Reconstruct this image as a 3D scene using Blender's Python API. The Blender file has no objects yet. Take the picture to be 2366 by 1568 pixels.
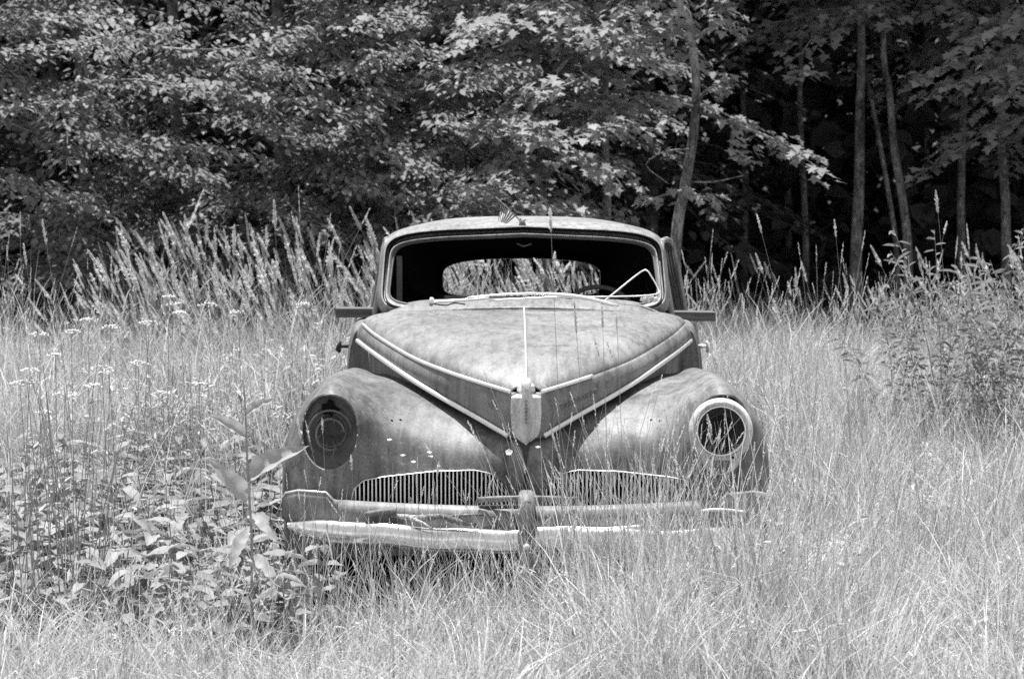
import bpy, math, random
import numpy as np
from mathutils import Vector, Matrix, Euler

random.seed(7)
RNG = np.random.default_rng(11)
SC = bpy.context.scene
COL = SC.collection

# ------------------------------------------------------------------ camera, sky, sun, exposure
CAM_H, LENS, PITCH = 1.77, 80.0, math.radians(4.62)
FP = 2366 * LENS / 36.0
cd = bpy.data.cameras.new('camera'); cam = bpy.data.objects.new('camera', cd); COL.objects.link(cam)
cam.location = (0, 0, CAM_H); cam.rotation_euler = (math.pi / 2 - PITCH, 0, 0)
cd.lens = LENS; cd.sensor_width = 36.0; cd.clip_start = 0.1; cd.clip_end = 500
cd.dof.use_dof = True; cd.dof.focus_distance = 8.3; cd.dof.aperture_fstop = 7.0
SC.camera = cam

SUN_ELEV, SUN_AZ = math.radians(77), math.radians(335)      # azimuth measured from +Y towards +X
world = bpy.data.worlds.new('World'); SC.world = world; world.use_nodes = True
wn = world.node_tree; wn.nodes.clear()
sky = wn.nodes.new('ShaderNodeTexSky'); sky.sky_type = 'NISHITA'; sky.sun_disc = False
sky.sun_elevation = SUN_ELEV; sky.sun_rotation = SUN_AZ
bwn = wn.nodes.new('ShaderNodeRGBToBW'); bg = wn.nodes.new('ShaderNodeBackground'); wo = wn.nodes.new('ShaderNodeOutputWorld')
bg.inputs['Strength'].default_value = 0.125
wn.links.new(sky.outputs[0], bwn.inputs[0]); wn.links.new(bwn.outputs[0], bg.inputs[0]); wn.links.new(bg.outputs[0], wo.inputs[0])
sd = bpy.data.lights.new('sun', 'SUN'); sun = bpy.data.objects.new('sun', sd); COL.objects.link(sun)
sd.energy = 4.3; sd.angle = math.radians(0.5); sd.color = (1.0, 1.0, 1.0)
tosun = Vector((math.sin(SUN_AZ) * math.cos(SUN_ELEV), math.cos(SUN_AZ) * math.cos(SUN_ELEV), math.sin(SUN_ELEV)))
sun.rotation_euler = tosun.to_track_quat('Z', 'Y').to_euler(); sun.location = (10, 10, 40)
SC.view_settings.view_transform = 'Standard'; SC.view_settings.look = 'None'
SC.view_settings.exposure = 1.05; SC.view_settings.gamma = 1.0; SC.view_settings.use_curve_mapping = False
SC.cycles.max_bounces = 7; SC.cycles.diffuse_bounces = 3; SC.cycles.glossy_bounces = 3
SC.cycles.transmission_bounces = 4; SC.cycles.transparent_max_bounces = 8
SC.cycles.use_denoising = False

def W(px, py, y):
    """the place at depth y seen at (px, py) of a 2366 x 1568 picture"""
    a = (px - 1183) / FP; b = (784 - py) / FP
    d = Vector((a, math.cos(PITCH) + b * math.sin(PITCH), -math.sin(PITCH) + b * math.cos(PITCH)))
    return Vector((0, 0, CAM_H)) + d * (y / d.y)

# ------------------------------------------------------------------ helpers
def tag(o, label=None, cat=None, group=None, kind=None):
    if label: o['label'] = label
    if cat: o['category'] = cat
    if group: o['group'] = group
    if kind: o['kind'] = kind
    return o

def fast_mesh(name, V, loops, counts, smooth=True, attrs=None):
    me = bpy.data.meshes.new(name)
    V = np.ascontiguousarray(V, dtype=np.float32)
    loops = np.ascontiguousarray(loops, dtype=np.int32).ravel(); counts = np.ascontiguousarray(counts, dtype=np.int32)
    me.vertices.add(len(V)); me.vertices.foreach_set('co', V.ravel())
    me.loops.add(len(loops)); me.loops.foreach_set('vertex_index', loops)
    starts = np.concatenate([[0], np.cumsum(counts)[:-1]]).astype(np.int32)
    me.polygons.add(len(counts)); me.polygons.foreach_set('loop_start', starts)
    me.update(calc_edges=True); me.validate()
    if smooth: me.polygons.foreach_set('use_smooth', np.ones(len(me.polygons), dtype=bool))
    for k, v in (attrs or {}).items():
        a = me.attributes.new(k, 'FLOAT', 'POINT'); a.data.foreach_set('value', np.ascontiguousarray(v, dtype=np.float32))
    return me

def link(name, me, mat=None, parent=None):
    o = bpy.data.objects.new(name, me); COL.objects.link(o)
    if mat is not None and me is not None:
        if not me.materials: me.materials.append(mat)
    if parent is not None: o.parent = parent
    return o

def empty(name, loc=(0, 0, 0)):
    o = bpy.data.objects.new(name, None); o.location = loc; o.empty_display_size = 0.1; COL.objects.link(o); return o

class MB:
    """collects shapes into one mesh"""
    def __init__(s): s.v = []; s.f = []
    def add(s, v, f):
        n = len(s.v); s.v += [tuple(p) for p in v]; s.f += [tuple(i + n for i in q) for q in f]; return s
    def box(s, c, h, R=None):
        v = [Vector((sx * h[0], sy * h[1], sz * h[2])) for sx in (-1, 1) for sy in (-1, 1) for sz in (-1, 1)]
        if R is not None: v = [R @ p for p in v]
        v = [p + Vector(c) for p in v]
        return s.add(v, [(0, 1, 3, 2), (4, 6, 7, 5), (0, 4, 5, 1), (2, 3, 7, 6), (0, 2, 6, 4), (1, 5, 7, 3)])
    def tube(s, path, rad, n=8, flat=None):
        P = [Vector(p) for p in path]; m = len(P)
        if not hasattr(rad, '__len__'): rad = [rad] * m
        up = None; rows = []
        for i, p in enumerate(P):
            t = (P[min(i + 1, m - 1)] - P[max(i - 1, 0)]).normalized()
            if up is None:
                up = Vector((0, 0, 1)) if abs(t.z) < .9 else Vector((0, 1, 0))
            u = (up - t * up.dot(t)).normalized(); w = t.cross(u); up = u
            fl = flat if flat else 1.0
            rows.append([p + (u * math.cos(a) + w * math.sin(a) * fl) * rad[i] for a in [2 * math.pi * k / n for k in range(n)]])
        v = [q for r in rows for q in r]; f = []
        for i in range(m - 1):
            for k in range(n):
                k2 = (k + 1) % n; f.append((i * n + k, i * n + k2, (i + 1) * n + k2, (i + 1) * n + k))
        f.append(tuple(range(n - 1, -1, -1))); f.append(tuple((m - 1) * n + k for k in range(n)))
        return s.add(v, f)
    def build(s, name, mat, parent=None, smooth=True, bevel=0, sub=0):
        me = bpy.data.meshes.new(name); me.from_pydata([tuple(p) for p in s.v], [], s.f); me.update()
        if smooth: me.polygons.foreach_set('use_smooth', [True] * len(me.polygons))
        o = link(name, me, mat, parent)
        if bevel:
            b = o.modifiers.new('bevel', 'BEVEL'); b.width = bevel; b.segments = 2; b.limit_method = 'ANGLE'
        if sub:
            q = o.modifiers.new('sub', 'SUBSURF'); q.levels = sub; q.render_levels = sub
        return o

def crom(P, n):
    """Catmull-Rom through points P (array m x d), n samples per span"""
    P = np.asarray(P, float); m = len(P)
    Q = np.concatenate([[2 * P[0] - P[1]], P, [2 * P[-1] - P[-2]]])
    out = []
    for i in range(m - 1):
        a, b, c, d = Q[i], Q[i + 1], Q[i + 2], Q[i + 3]
        for k in range(n):
            t = k / n
            out.append(.5 * ((2 * b) + (-a + c) * t + (2 * a - 5 * b + 4 * c - d) * t * t + (-a + 3 * b - 3 * c + d) * t ** 3))
    out.append(P[-1]); return np.array(out)

def grid_faces(nu, nv, flip=False):
    i, j = np.meshgrid(np.arange(nu - 1), np.arange(nv - 1), indexing='ij')
    a = (i * nv + j).ravel(); q = np.stack([a, a + 1, a + nv + 1, a + nv], 1)
    return q[:, ::-1] if flip else q

def grid_obj(name, P, mat, parent=None, sdfs=(), flip=False, thick=0.004, smooth=True):
    """surface from a grid of points; each sdf(x,y,z)<0 is cut out with its rim snapped to the outline"""
    nu, nv = P.shape[:2]; V = P.reshape(-1, 3).copy(); F = grid_faces(nu, nv, flip)
    for sdf, ax in sdfs:
        val = sdf(V); ins = val < 0
        keep = ~ins[F].all(1)
        edge = np.zeros(len(V), bool); mixed = ins[F].any(1) & keep; edge[F[mixed].ravel()] = True
        e = np.where(edge & ins)[0]
        for _ in range(3):
            g = np.zeros((len(e), 3)); v0 = sdf(V[e]); h = 5e-4
            for a in ax:
                d = V[e].copy(); d[:, a] += h; g[:, a] = (sdf(d) - v0) / h
            g2 = (g ** 2).sum(1) + 1e-6
            step = np.clip(-v0 / g2, -.03, .03)
            V[e] += np.clip(g * step[:, None], -.02, .02)
        F = F[keep]
    me = fast_mesh(name, V, F.ravel(), np.full(len(F), 4), smooth)
    o = link(name, me, mat, parent)
    if thick:
        s = o.modifiers.new('solid', 'SOLIDIFY'); s.thickness = thick; s.offset = -1 if not flip else -1
    return o

# ------------------------------------------------------------------ materials (a monochrome place: all neutral greys)
def nm(name):
    m = bpy.data.materials.new(name); m.use_nodes = True; nt = m.node_tree
    b = nt.nodes['Principled BSDF']; return m, nt, b
def node(nt, t, **k):
    n = nt.nodes.new(t)
    for a, v in k.items(): setattr(n, a, v)
    return n
def ramp(nt, src, stops):
    r = nt.nodes.new('ShaderNodeValToRGB'); e = r.color_ramp.elements
    while len(e) < len(stops): e.new(.5)
    for el, (p, c) in zip(e, stops): el.position = p; el.color = (c, c, c, 1)
    nt.links.new(src, r.inputs[0]); return r.outputs[0]
def noise(nt, scale, detail=6, rough=.6, vec=None, dist=0):
    n = nt.nodes.new('ShaderNodeTexNoise'); n.inputs['Scale'].default_value = scale; n.inputs['Detail'].default_value = detail
    n.inputs['Roughness'].default_value = rough; n.inputs['Distortion'].default_value = dist
    if vec is not None: nt.links.new(vec, n.inputs['Vector'])
    return n.outputs[0]
def mul(nt, a, b, op='MULTIPLY', clamp=False):
    m = nt.nodes.new('ShaderNodeMath'); m.operation = op; m.use_clamp = clamp
    for i, x in enumerate((a, b)):
        if isinstance(x, (int, float)): m.inputs[i].default_value = x
        else: nt.links.new(x, m.inputs[i])
    return m.outputs[0]
def coords(nt, kind='Object', scale=None):
    t = nt.nodes.new('ShaderNodeTexCoord'); o = t.outputs[kind]
    if scale:
        mp = nt.nodes.new('ShaderNodeMapping'); mp.inputs['Scale'].default_value = scale; nt.links.new(o, mp.inputs[0]); o = mp.outputs[0]
    return o
def bump(nt, b, h, strength=.3, dist=.01):
    n = nt.nodes.new('ShaderNodeBump'); n.inputs['Strength'].default_value = strength; n.inputs['Distance'].default_value = dist
    nt.links.new(h, n.inputs['Height']); nt.links.new(n.outputs[0], b.inputs['Normal'])

def plain(name, c, rough=.6, metal=0.0, spec=.5):
    m, nt, b = nm(name); b.inputs['Roughness'].default_value = rough; b.inputs['Metallic'].default_value = metal
    b.inputs['Specular IOR Level'].default_value = spec
    v = coords(nt); n = noise(nt, 30, 5, .65, v)
    nt.links.new(ramp(nt, n, [(.25, c * .7), (.75, min(1, c * 1.25))]), b.inputs['Base Color'])
    return m

def paint_mat(name, lo, hi, rust=.07, wear=.7):
    m, nt, b = nm(name)
    v = coords(nt)
    big = noise(nt, 1.6, 3, .5, v, .3)
    base = ramp(nt, big, [(.32, lo), (.68, hi)])
    streak = noise(nt, 11, 6, .65, coords(nt, 'Object', (3.4, 1.0, .30)))          # rain streaks run downwards
    s = ramp(nt, streak, [(.34, .60), (.54, 1.0), (.72, 1.14)])
    fine = noise(nt, 140, 3, .75, v); s2 = ramp(nt, fine, [(.28, .62), (.45, 1.0), (.70, 1.22)])
    c = mul(nt, mul(nt, base, s), s2)
    rm = noise(nt, 4.5, 9, .74, coords(nt, 'Object', (1, 1, .7)), .2); rmask = ramp(nt, rm, [(.47, 0), (.66, 1)])
    region = noise(nt, 2.3, 2, .5, v)
    spots = mul(nt, ramp(nt, noise(nt, 75, 3, .6, v), [(.60, 0), (.66, 1)]), ramp(nt, region, [(.42, 0), (.6, 1)]))
    lich = mul(nt, ramp(nt, noise(nt, 48, 4, .7, coords(nt, 'Object', (1, 1.2, 1))), [(.60, 0), (.66, 1)]), ramp(nt, region, [(.45, 1), (.58, .1)]))
    def mix(f, a, bb):
        mx = node(nt, 'ShaderNodeMix', data_type='FLOAT'); nt.links.new(f, mx.inputs[0]); nt.links.new(a, mx.inputs[2]); mx.inputs[3].default_value = bb
        return mx.outputs[0]
    chips = ramp(nt, noise(nt, 13, 10, .72, coords(nt, 'Object', (1, 1, .8)), .4), [(.555, 0), (.575, 1)]); c = mix(mul(nt, mul(nt, chips, ramp(nt, region, [(.38, .15), (.55, 1)])), .55), c, rust * 1.3)
    c = mix(mul(nt, rmask, wear), c, rust); c = mix(mul(nt, spots, .65), c, rust); c = mix(mul(nt, lich, .40), c, .42)
    nt.links.new(c, b.inputs['Base Color'])
    nt.links.new(ramp(nt, rm, [(.35, .44), (.66, .68)]), b.inputs['Roughness'])
    b.inputs['Specular IOR Level'].default_value = .42
    dent = noise(nt, 7, 3, .5, v); hsum = mul(nt, mul(nt, dent, 8.0), fine, 'ADD')
    bump(nt, b, hsum, .22, .0035)
    return m

def chrome_mat(name, c, r0, r1):
    m, nt, b = nm(name); b.inputs['Metallic'].default_value = .9
    v = coords(nt); n = noise(nt, 28, 7, .75, v)
    nt.links.new(ramp(nt, n, [(.30, c * .45), (.42, c)]), b.inputs['Base Color'])
    nt.links.new(ramp(nt, n, [(.35, r1), (.6, r0)]), b.inputs['Roughness']); return m

def leaf_mat(name, lo, hi, trans=.35, rough=.55, attr='rnd'):
    m, nt, b = nm(name)
    at = nt.nodes.new('ShaderNodeAttribute'); at.attribute_name = attr
    oi = nt.nodes.new('ShaderNodeObjectInfo')
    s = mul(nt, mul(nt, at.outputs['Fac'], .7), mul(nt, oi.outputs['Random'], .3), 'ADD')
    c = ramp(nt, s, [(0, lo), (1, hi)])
    nt.links.new(c, b.inputs['Base Color']); b.inputs['Roughness'].default_value = rough; b.inputs['Specular IOR Level'].default_value = .35
    tr = nt.nodes.new('ShaderNodeBsdfTranslucent'); nt.links.new(c, tr.inputs[0])
    mx = nt.nodes.new('ShaderNodeMixShader'); mx.inputs[0].default_value = trans
    out = nt.nodes['Material Output']
    nt.links.new(b.outputs[0], mx.inputs[1]); nt.links.new(tr.outputs[0], mx.inputs[2]); nt.links.new(mx.outputs[0], out.inputs[0])
    return m

def bark_mat(name, lo, hi):
    m, nt, b = nm(name); v = coords(nt, 'Object', (14, 14, 4)); n = noise(nt, 3, 6, .75, v, 1.2)
    big = noise(nt, 3.5, 6, .7, coords(nt))
    nt.links.new(mul(nt, ramp(nt, n, [(.40, lo), (.58, hi)]), ramp(nt, big, [(.42, .35), (.60, 1.25)])), b.inputs['Base Color'])
    b.inputs['Roughness'].default_value = .9; bump(nt, b, n, .7, .02); return m

def wood_mat(name, lo, hi):
    m, nt, b = nm(name); v = coords(nt, 'Object', (1.5, 40, 40)); n = noise(nt, 3, 8, .7, v, .3)
    nt.links.new(ramp(nt, n, [(.35, lo), (.65, hi)]), b.inputs['Base Color']); b.inputs['Roughness'].default_value = .85
    bump(nt, b, n, .6, .006); return m

M = {}
M['hood'] = paint_mat('weathered_hood_paint', .16, .26, .05, .5)
M['body'] = paint_mat('weathered_body_paint', .12, .24, .03, .8)
M['roof'] = paint_mat('weathered_roof_paint', .23, .34, .07, .5)
M['dull'] = paint_mat('dull_painted_rail', .16, .26, .07)
M['dark'] = plain('shade_black', .008, .95, 0, .1)  # near-black: shade of the cabin and hollows put into the colour
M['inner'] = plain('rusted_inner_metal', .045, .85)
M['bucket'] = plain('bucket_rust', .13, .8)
M['trim'] = chrome_mat('pitted_trim', .88, .32, .45); M['trim'].node_tree.nodes['Principled BSDF'].inputs['Metallic'].default_value = .55
M['ring'] = paint_mat('pale_ring', .44, .58, .25, .25)
M['emblem'] = paint_mat('emblem_metal', .50, .68, .2, .3)
M['chrome'] = chrome_mat('bumper_chrome', .85, .10, .30)
M['rubber'] = plain('gasket_rubber', .10, .8)
M['glassdark'] = plain('dark_pane', .02, .35)
M['plank'] = wood_mat('grey_plank', .03, .16)
M['twig'] = bark_mat('twig_bark', .28, .60)
M['bark'] = bark_mat('tree_bark', .10, .40)
M['bark2'] = bark_mat('dark_bark', .10, .24)
M['stem'] = leaf_mat('stem', .30, .46, .15)
M['grass'] = leaf_mat('meadow_grass', .24, .80, .38)
M['seed'] = leaf_mat('seed_heads', .46, .78, .42)
M['reed'] = leaf_mat('reed_blades', .24, .64, .38)
M['broad'] = leaf_mat('broad_leaves', .17, .40, .32, .6)
M['dock'] = leaf_mat('dock_leaves', .34, .50, .40, .6)
M['tree_leaf'] = leaf_mat('tree_leaves', .17, .38, .42, .65)
M['maple'] = leaf_mat('maple_leaves', .22, .44, .42, .65)
M['far'] = leaf_mat('shade_toned_leaves', .07, .16, .3, .6)  # darker leaf copy, shade between the boughs put into the colour
M['petal'] = leaf_mat('white_petals', .80, .85, .45)
M['white'] = leaf_mat('white_cloth', .80, .85, .40)
M['greystripe'] = plain('red_stripe_grey', .11, .8)
M['canton'] = plain('canton_grey', .035, .8)
def soil():
    m, nt, b = nm('soil_and_thatch'); n = noise(nt, 6, 8, .7, coords(nt))
    nt.links.new(ramp(nt, n, [(.3, .02), (.7, .06)]), b.inputs['Base Color']); b.inputs['Roughness'].default_value = 1
    bump(nt, b, n, .5, .05); return m
M['soil'] = soil()

# ------------------------------------------------------------------ ground
def ground_z(x, y):
    return .04 * np.sin(x * .7 + 1) * np.sin(y * .5) + np.where(y > 17, (y - 17) ** 1.5 * .012, 0) * 1.0
gx, gy = np.meshgrid(np.concatenate([np.linspace(-150, -14, 20), np.linspace(-12, 12, 61), np.linspace(14, 150, 20)]),
                     np.concatenate([np.linspace(-60, 1, 12), np.linspace(2, 40, 90), np.linspace(45, 160, 20)]), indexing='ij')
gz = ground_z(gx, np.minimum(gy, 34.0)) + np.clip((gy - 34) * .7, 0, 24)
tag(grid_obj('ground', np.stack([gx, gy, gz], -1), M['soil'], thick=0, flip=True), kind='structure')

# ------------------------------------------------------------------ the car
CX = 0.05
car = empty('abandoned_car', (CX, 8.0, 0))
tag(car, 'rusting 1940s coupe with missing windshield sunk in the meadow grass', 'car')
def cp(name, V, F, mat, parent=None, **k):      # a car part given in world metres with x counted from the car's centre line
    return None
def fix(o, parent=None):
    """vertices were given with x from the centre line and y,z from the ground: hang under the car root"""
    if parent is None: o.parent = car; o.location = (0, -8.0, 0)
    else: o.parent = parent
    return o

# hood
Lc = np.array([(.055, 8.05, .775), (.18, 8.16, .835), (.34, 8.35, .903), (.47, 8.62, .952), (.60, 9.05, .988), (.685, 9.45, 1.00)])
Uc = np.array([(.050, 8.06, .930), (.155, 8.13, .955), (.285, 8.28, .983), (.42, 8.53, 1.012), (.58, 9.02, 1.052), (.672, 9.45, 1.074)])
Cc = np.array([(0, 8.065, .952), (0, 8.15, 1.003), (0, 8.33, 1.050), (0, 8.65, 1.090), (0, 9.1, 1.116), (0, 9.52, 1.126)])
n = 16; L = crom(Lc, n); U = crom(Uc, n); C = crom(Cc, n); NT = len(L)
def hood_point(i, s):
    a = abs(s); t = i / (NT - 1); e = 2.1 + 5.5 * t * t
    x = U[i, 0] * a; g = a ** 2.2
    y = C[i, 1] + (U[i, 1] - C[i, 1]) * g
    z = U[i, 2] + (C[i, 2] - U[i, 2]) * max(0, 1 - a ** e) ** .48
    ex = (s * U[i, 0] + .27) / .20; ey = (y - 8.47) / .27; rr = math.hypot(ex, ey)
    if y > 8.45 and t > .15: z += .0045 * math.exp(-((rr - 1) / .13) ** 2) * min(1, (y - 8.45) / .08)
    z += .007 * max(0, 1 - a * U[i, 0] / .035) * (1 - .6 * t)
    return (math.copysign(x, s), y, z)
qs = np.sin(np.linspace(-1, 1, 91) * math.pi / 2)
P = np.array([[hood_point(i, s) for s in qs] for i in range(NT)])
# skirts between the two trims, left and right
def band(sd):
    rows = []
    for i in range(NT):
        r = []
        for k in range(9):
            q = k / 8; p = U[i] * (1 - q) + L[i] * q
            out = .012 * math.sin(q * math.pi)
            r.append((sd * (p[0] + out), p[1] - out * .4, p[2]))
        # rolled under lip
        r.append((sd * (L[i, 0] - .004), L[i, 1] + .01, L[i, 2] - .008)); r.append((sd * (L[i, 0] - .03), L[i, 1] + .02, L[i, 2] - .004))
        rows.append(r)
    rows.insert(0, [(p[0] * .3, p[1] + .004, p[2]) for p in rows[0]])
    return np.array(rows)
hood = fix(grid_obj('hood', P, M['hood'], flip=False))
for sd in (-1, 1): grid_obj('nose_band', band(sd), M['hood'], hood, flip=(sd > 0))
def strip(name, pts, w, parent, mat, n=8, flat=.5):
    mb = MB(); mb.tube(pts, w, n, flat); return mb.build(name, mat, parent)
off = lambda p, sd, o=.010: Vector((sd * (p[0] + o), p[1] - o, p[2] + .002))
for sd in (-1, 1):
    strip('lower_trim', [off(L[i], sd) for i in range(0, NT, 2)], .0100, hood, M['trim'], flat=.7)
strip('upper_trim', [off(U[i], -1, .006) for i in range(0, NT - 1, 2)], .0075, hood, M['trim'], flat=.7)
strip('upper_trim', [off(U[i], 1, .006) for i in range(0, 27, 2)], .0075, hood, M['trim'], flat=.7)
strip('center_trim', [Vector((0, C[i, 1] - .004, C[i, 2] + .012)) for i in range(2, NT)], .0085, hood, M['trim'])
# dull patch of old filler round the bent leading edge: a few dents as raised blisters
# side panels under the hood
for sd in (-1, 1):
    rows = []
    for i in range(10, NT):
        p = L[i]; rows.append([(sd * (p[0] - .035), p[1] + .03, p[2] - .002), (sd * (p[0] - .04), p[1] + .03, p[2] - .1), (sd * (p[0] - .045), p[1] + .03, .62)])
    fix(grid_obj('hood_side_panel', np.array(rows), M['dull'], flip=(sd > 0)))

# emblem: faceted shield on the prow
prof = [(.962, .021, 0), (.955, .030, .004), (.935, .032, .004), (.930, .026, .002), (.922, .036, .006), (.915, .052, .008), (.86, .054, .012), (.80, .050, .012), (.775, .040, .010), (.745, .002, .004)]
V = []; F = []
for z, w, d in prof:
    yf = 8.025 - d * 1.4 + max(0, (z - .93)) * .4
    V += [(-w * 1.06, yf + .06, z), (-w, yf + .018, z), (-w * .55, yf + .004, z), (0, yf - .010, z), (w * .55, yf + .004, z), (w, yf + .018, z), (w * 1.06, yf + .06, z)]
for r in range(len(prof) - 1):
    for k in range(6): F.append((r * 7 + k, (r + 1) * 7 + k, (r + 1) * 7 + k + 1, r * 7 + k + 1))
F.append(tuple(range(7)))
emb = fix(MB().add(V, F).build('nose_emblem', M['emblem'], smooth=False, bevel=.002))
mb = MB()
for k in range(7):
    z = .905 - k * .0125; w = .004 * math.sin((k + 1) / 8 * math.pi) + .0012
    mb.box((0, 8.0 - .012 * 1.0, z), (w, .006, .0045), Matrix.Rotation(.5 * (-1) ** k, 3, 'Y'))
mb.build('emblem_crest', M['dull'], emb, smooth=False)
mb = MB(); mb.tube([(0, 7.99, .945), (0, 8.0, .962), (0, 8.03, .968)], [.012, .018, .02], 10); mb.build('emblem_cap', M['trim'], emb)

# raised lettering on the right band
def band_pt(t, q, sd=1):
    i = t * (NT - 1); i0 = int(i); f = i - i0
    u = U[i0] * (1 - f) + U[i0 + 1] * f; l = L[i0] * (1 - f) + L[i0 + 1] * f
    p = u * (1 - q) + l * q; o = .014 * math.sin(q * math.pi) + .002
    return Vector((sd * (p[0] + o), p[1] - o * .4, p[2]))
word = 'STUDEBAKER'
for k, ch in enumerate(word):
    t = .105 + .021 * k
    p = band_pt(t, .58); p2 = band_pt(t + .02, .58); up = (band_pt(t, .3) - band_pt(t, .8)).normalized()
    xd = (p2 - p).normalized(); nd = xd.cross(up).normalized(); up = nd.cross(xd).normalized()
    cu = bpy.data.curves.new('letter', 'FONT'); cu.body = ch; cu.size = .027; cu.extrude = .0016; cu.align_x = 'CENTER'
    tmp = bpy.data.objects.new('letter_outline', cu); COL.objects.link(tmp); bpy.context.view_layer.update()
    me = bpy.data.meshes.new_from_object(tmp.evaluated_get(bpy.context.evaluated_depsgraph_get())); bpy.data.objects.remove(tmp)
    me.materials.clear(); o = link('letter', me, M['dull'], hood)
    R = Matrix((xd, up, nd)).transposed().to_4x4(); R.translation = p + nd * .002; o.matrix_local = R

# front fenders with the sheet between them: control net (x, y, z)
net = [
 [(0, 8.60, .79), (0, 8.25, .775), (0, 8.06, .755), (0, 7.995, .70), (0, 8.00, .62), (0, 8.05, .54), (0, 8.09, .45), (0, 8.14, .34)],
 [(.06, 8.60, .80), (.06, 8.26, .78), (.06, 8.08, .765), (.06, 8.02, .70), (.06, 8.02, .62), (.06, 8.045, .54), (.06, 8.07, .45), (.06, 8.12, .34)],
 [(.18, 8.65, .855), (.18, 8.34, .835), (.18, 8.17, .795), (.18, 8.07, .72), (.18, 8.035, .63), (.18, 8.03, .54), (.18, 8.05, .45), (.18, 8.09, .34)],
 [(.35, 8.85, .885), (.35, 8.52, .885), (.35, 8.26, .85), (.35, 8.09, .765), (.35, 8.035, .66), (.35, 8.02, .55), (.35, 8.04, .45), (.35, 8.08, .34)],
 [(.50, 9.00, .90), (.50, 8.62, .912), (.50, 8.30, .895), (.50, 8.09, .82), (.50, 8.015, .70), (.50, 8.00, .56), (.50, 8.02, .45), (.50, 8.06, .34)],
 [(.60, 9.10, .90), (.60, 8.62, .925), (.60, 8.28, .925), (.60, 8.05, .900), (.60, 7.975, .80), (.60, 7.965, .62), (.60, 7.99, .45), (.60, 8.03, .34)],
 [(.69, 9.10, .92), (.69, 8.60, .955), (.69, 8.24, .966), (.69, 8.01, .950), (.69, 7.945, .85), (.69, 7.945, .65), (.69, 7.97, .47), (.69, 8.02, .34)],
 [(.775, 9.10, .87), (.778, 8.60, .905), (.778, 8.28, .908), (.775, 8.05, .888), (.778, 7.985, .81), (.785, 7.98, .65), (.785, 8.01, .47), (.785, 8.05, .34)],
 [(.84, 9.10, .78), (.848, 8.60, .81), (.848, 8.38, .812), (.848, 8.17, .80), (.85, 8.09, .74), (.86, 8.075, .63), (.86, 8.10, .47), (.86, 8.13, .34)],
 [(.875, 9.10, .64), (.880, 8.70, .67), (.882, 8.50, .67), (.882, 8.34, .67), (.885, 8.25, .67), (.885, 8.21, .58), (.882, 8.21, .47), (.88, 8.22, .34)],
 [(.885, 9.10, .36), (.893, 8.82, .38), (.893, 8.66, .38), (.89, 8.52, .38), (.887, 8.42, .37), (.885, 8.35, .36), (.882, 8.32, .35), (.88, 8.30, .33)]]
net = np.array(net)
A = np.array([crom(net[i], 16) for i in range(net.shape[0])])
B = np.array([crom(A[:, j], 14) for j in range(A.shape[1])]).transpose(1, 0, 2)
HX, HZ = .694, .797
def sdf_lamp(V):
    return (np.hypot((V[:, 0] - HX) / .102, (V[:, 2] - HZ) / .134) - 1) * .115 + (V[:, 1] > 8.3) * 1.0
GTX = [.045, .06, .085, .12, .18, .325, .50, .575, .61, .628]
GTZ = [.500, .565, .612, .640, .655, .652, .636, .625, .595, .500]
def gtop(x): return np.interp(x, GTX, GTZ)
def sdf_grille(V):
    return np.maximum(V[:, 2] - gtop(V[:, 0]), .485 - V[:, 2]) + (V[:, 1] > 8.2) * 1.0
FR = []
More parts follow.
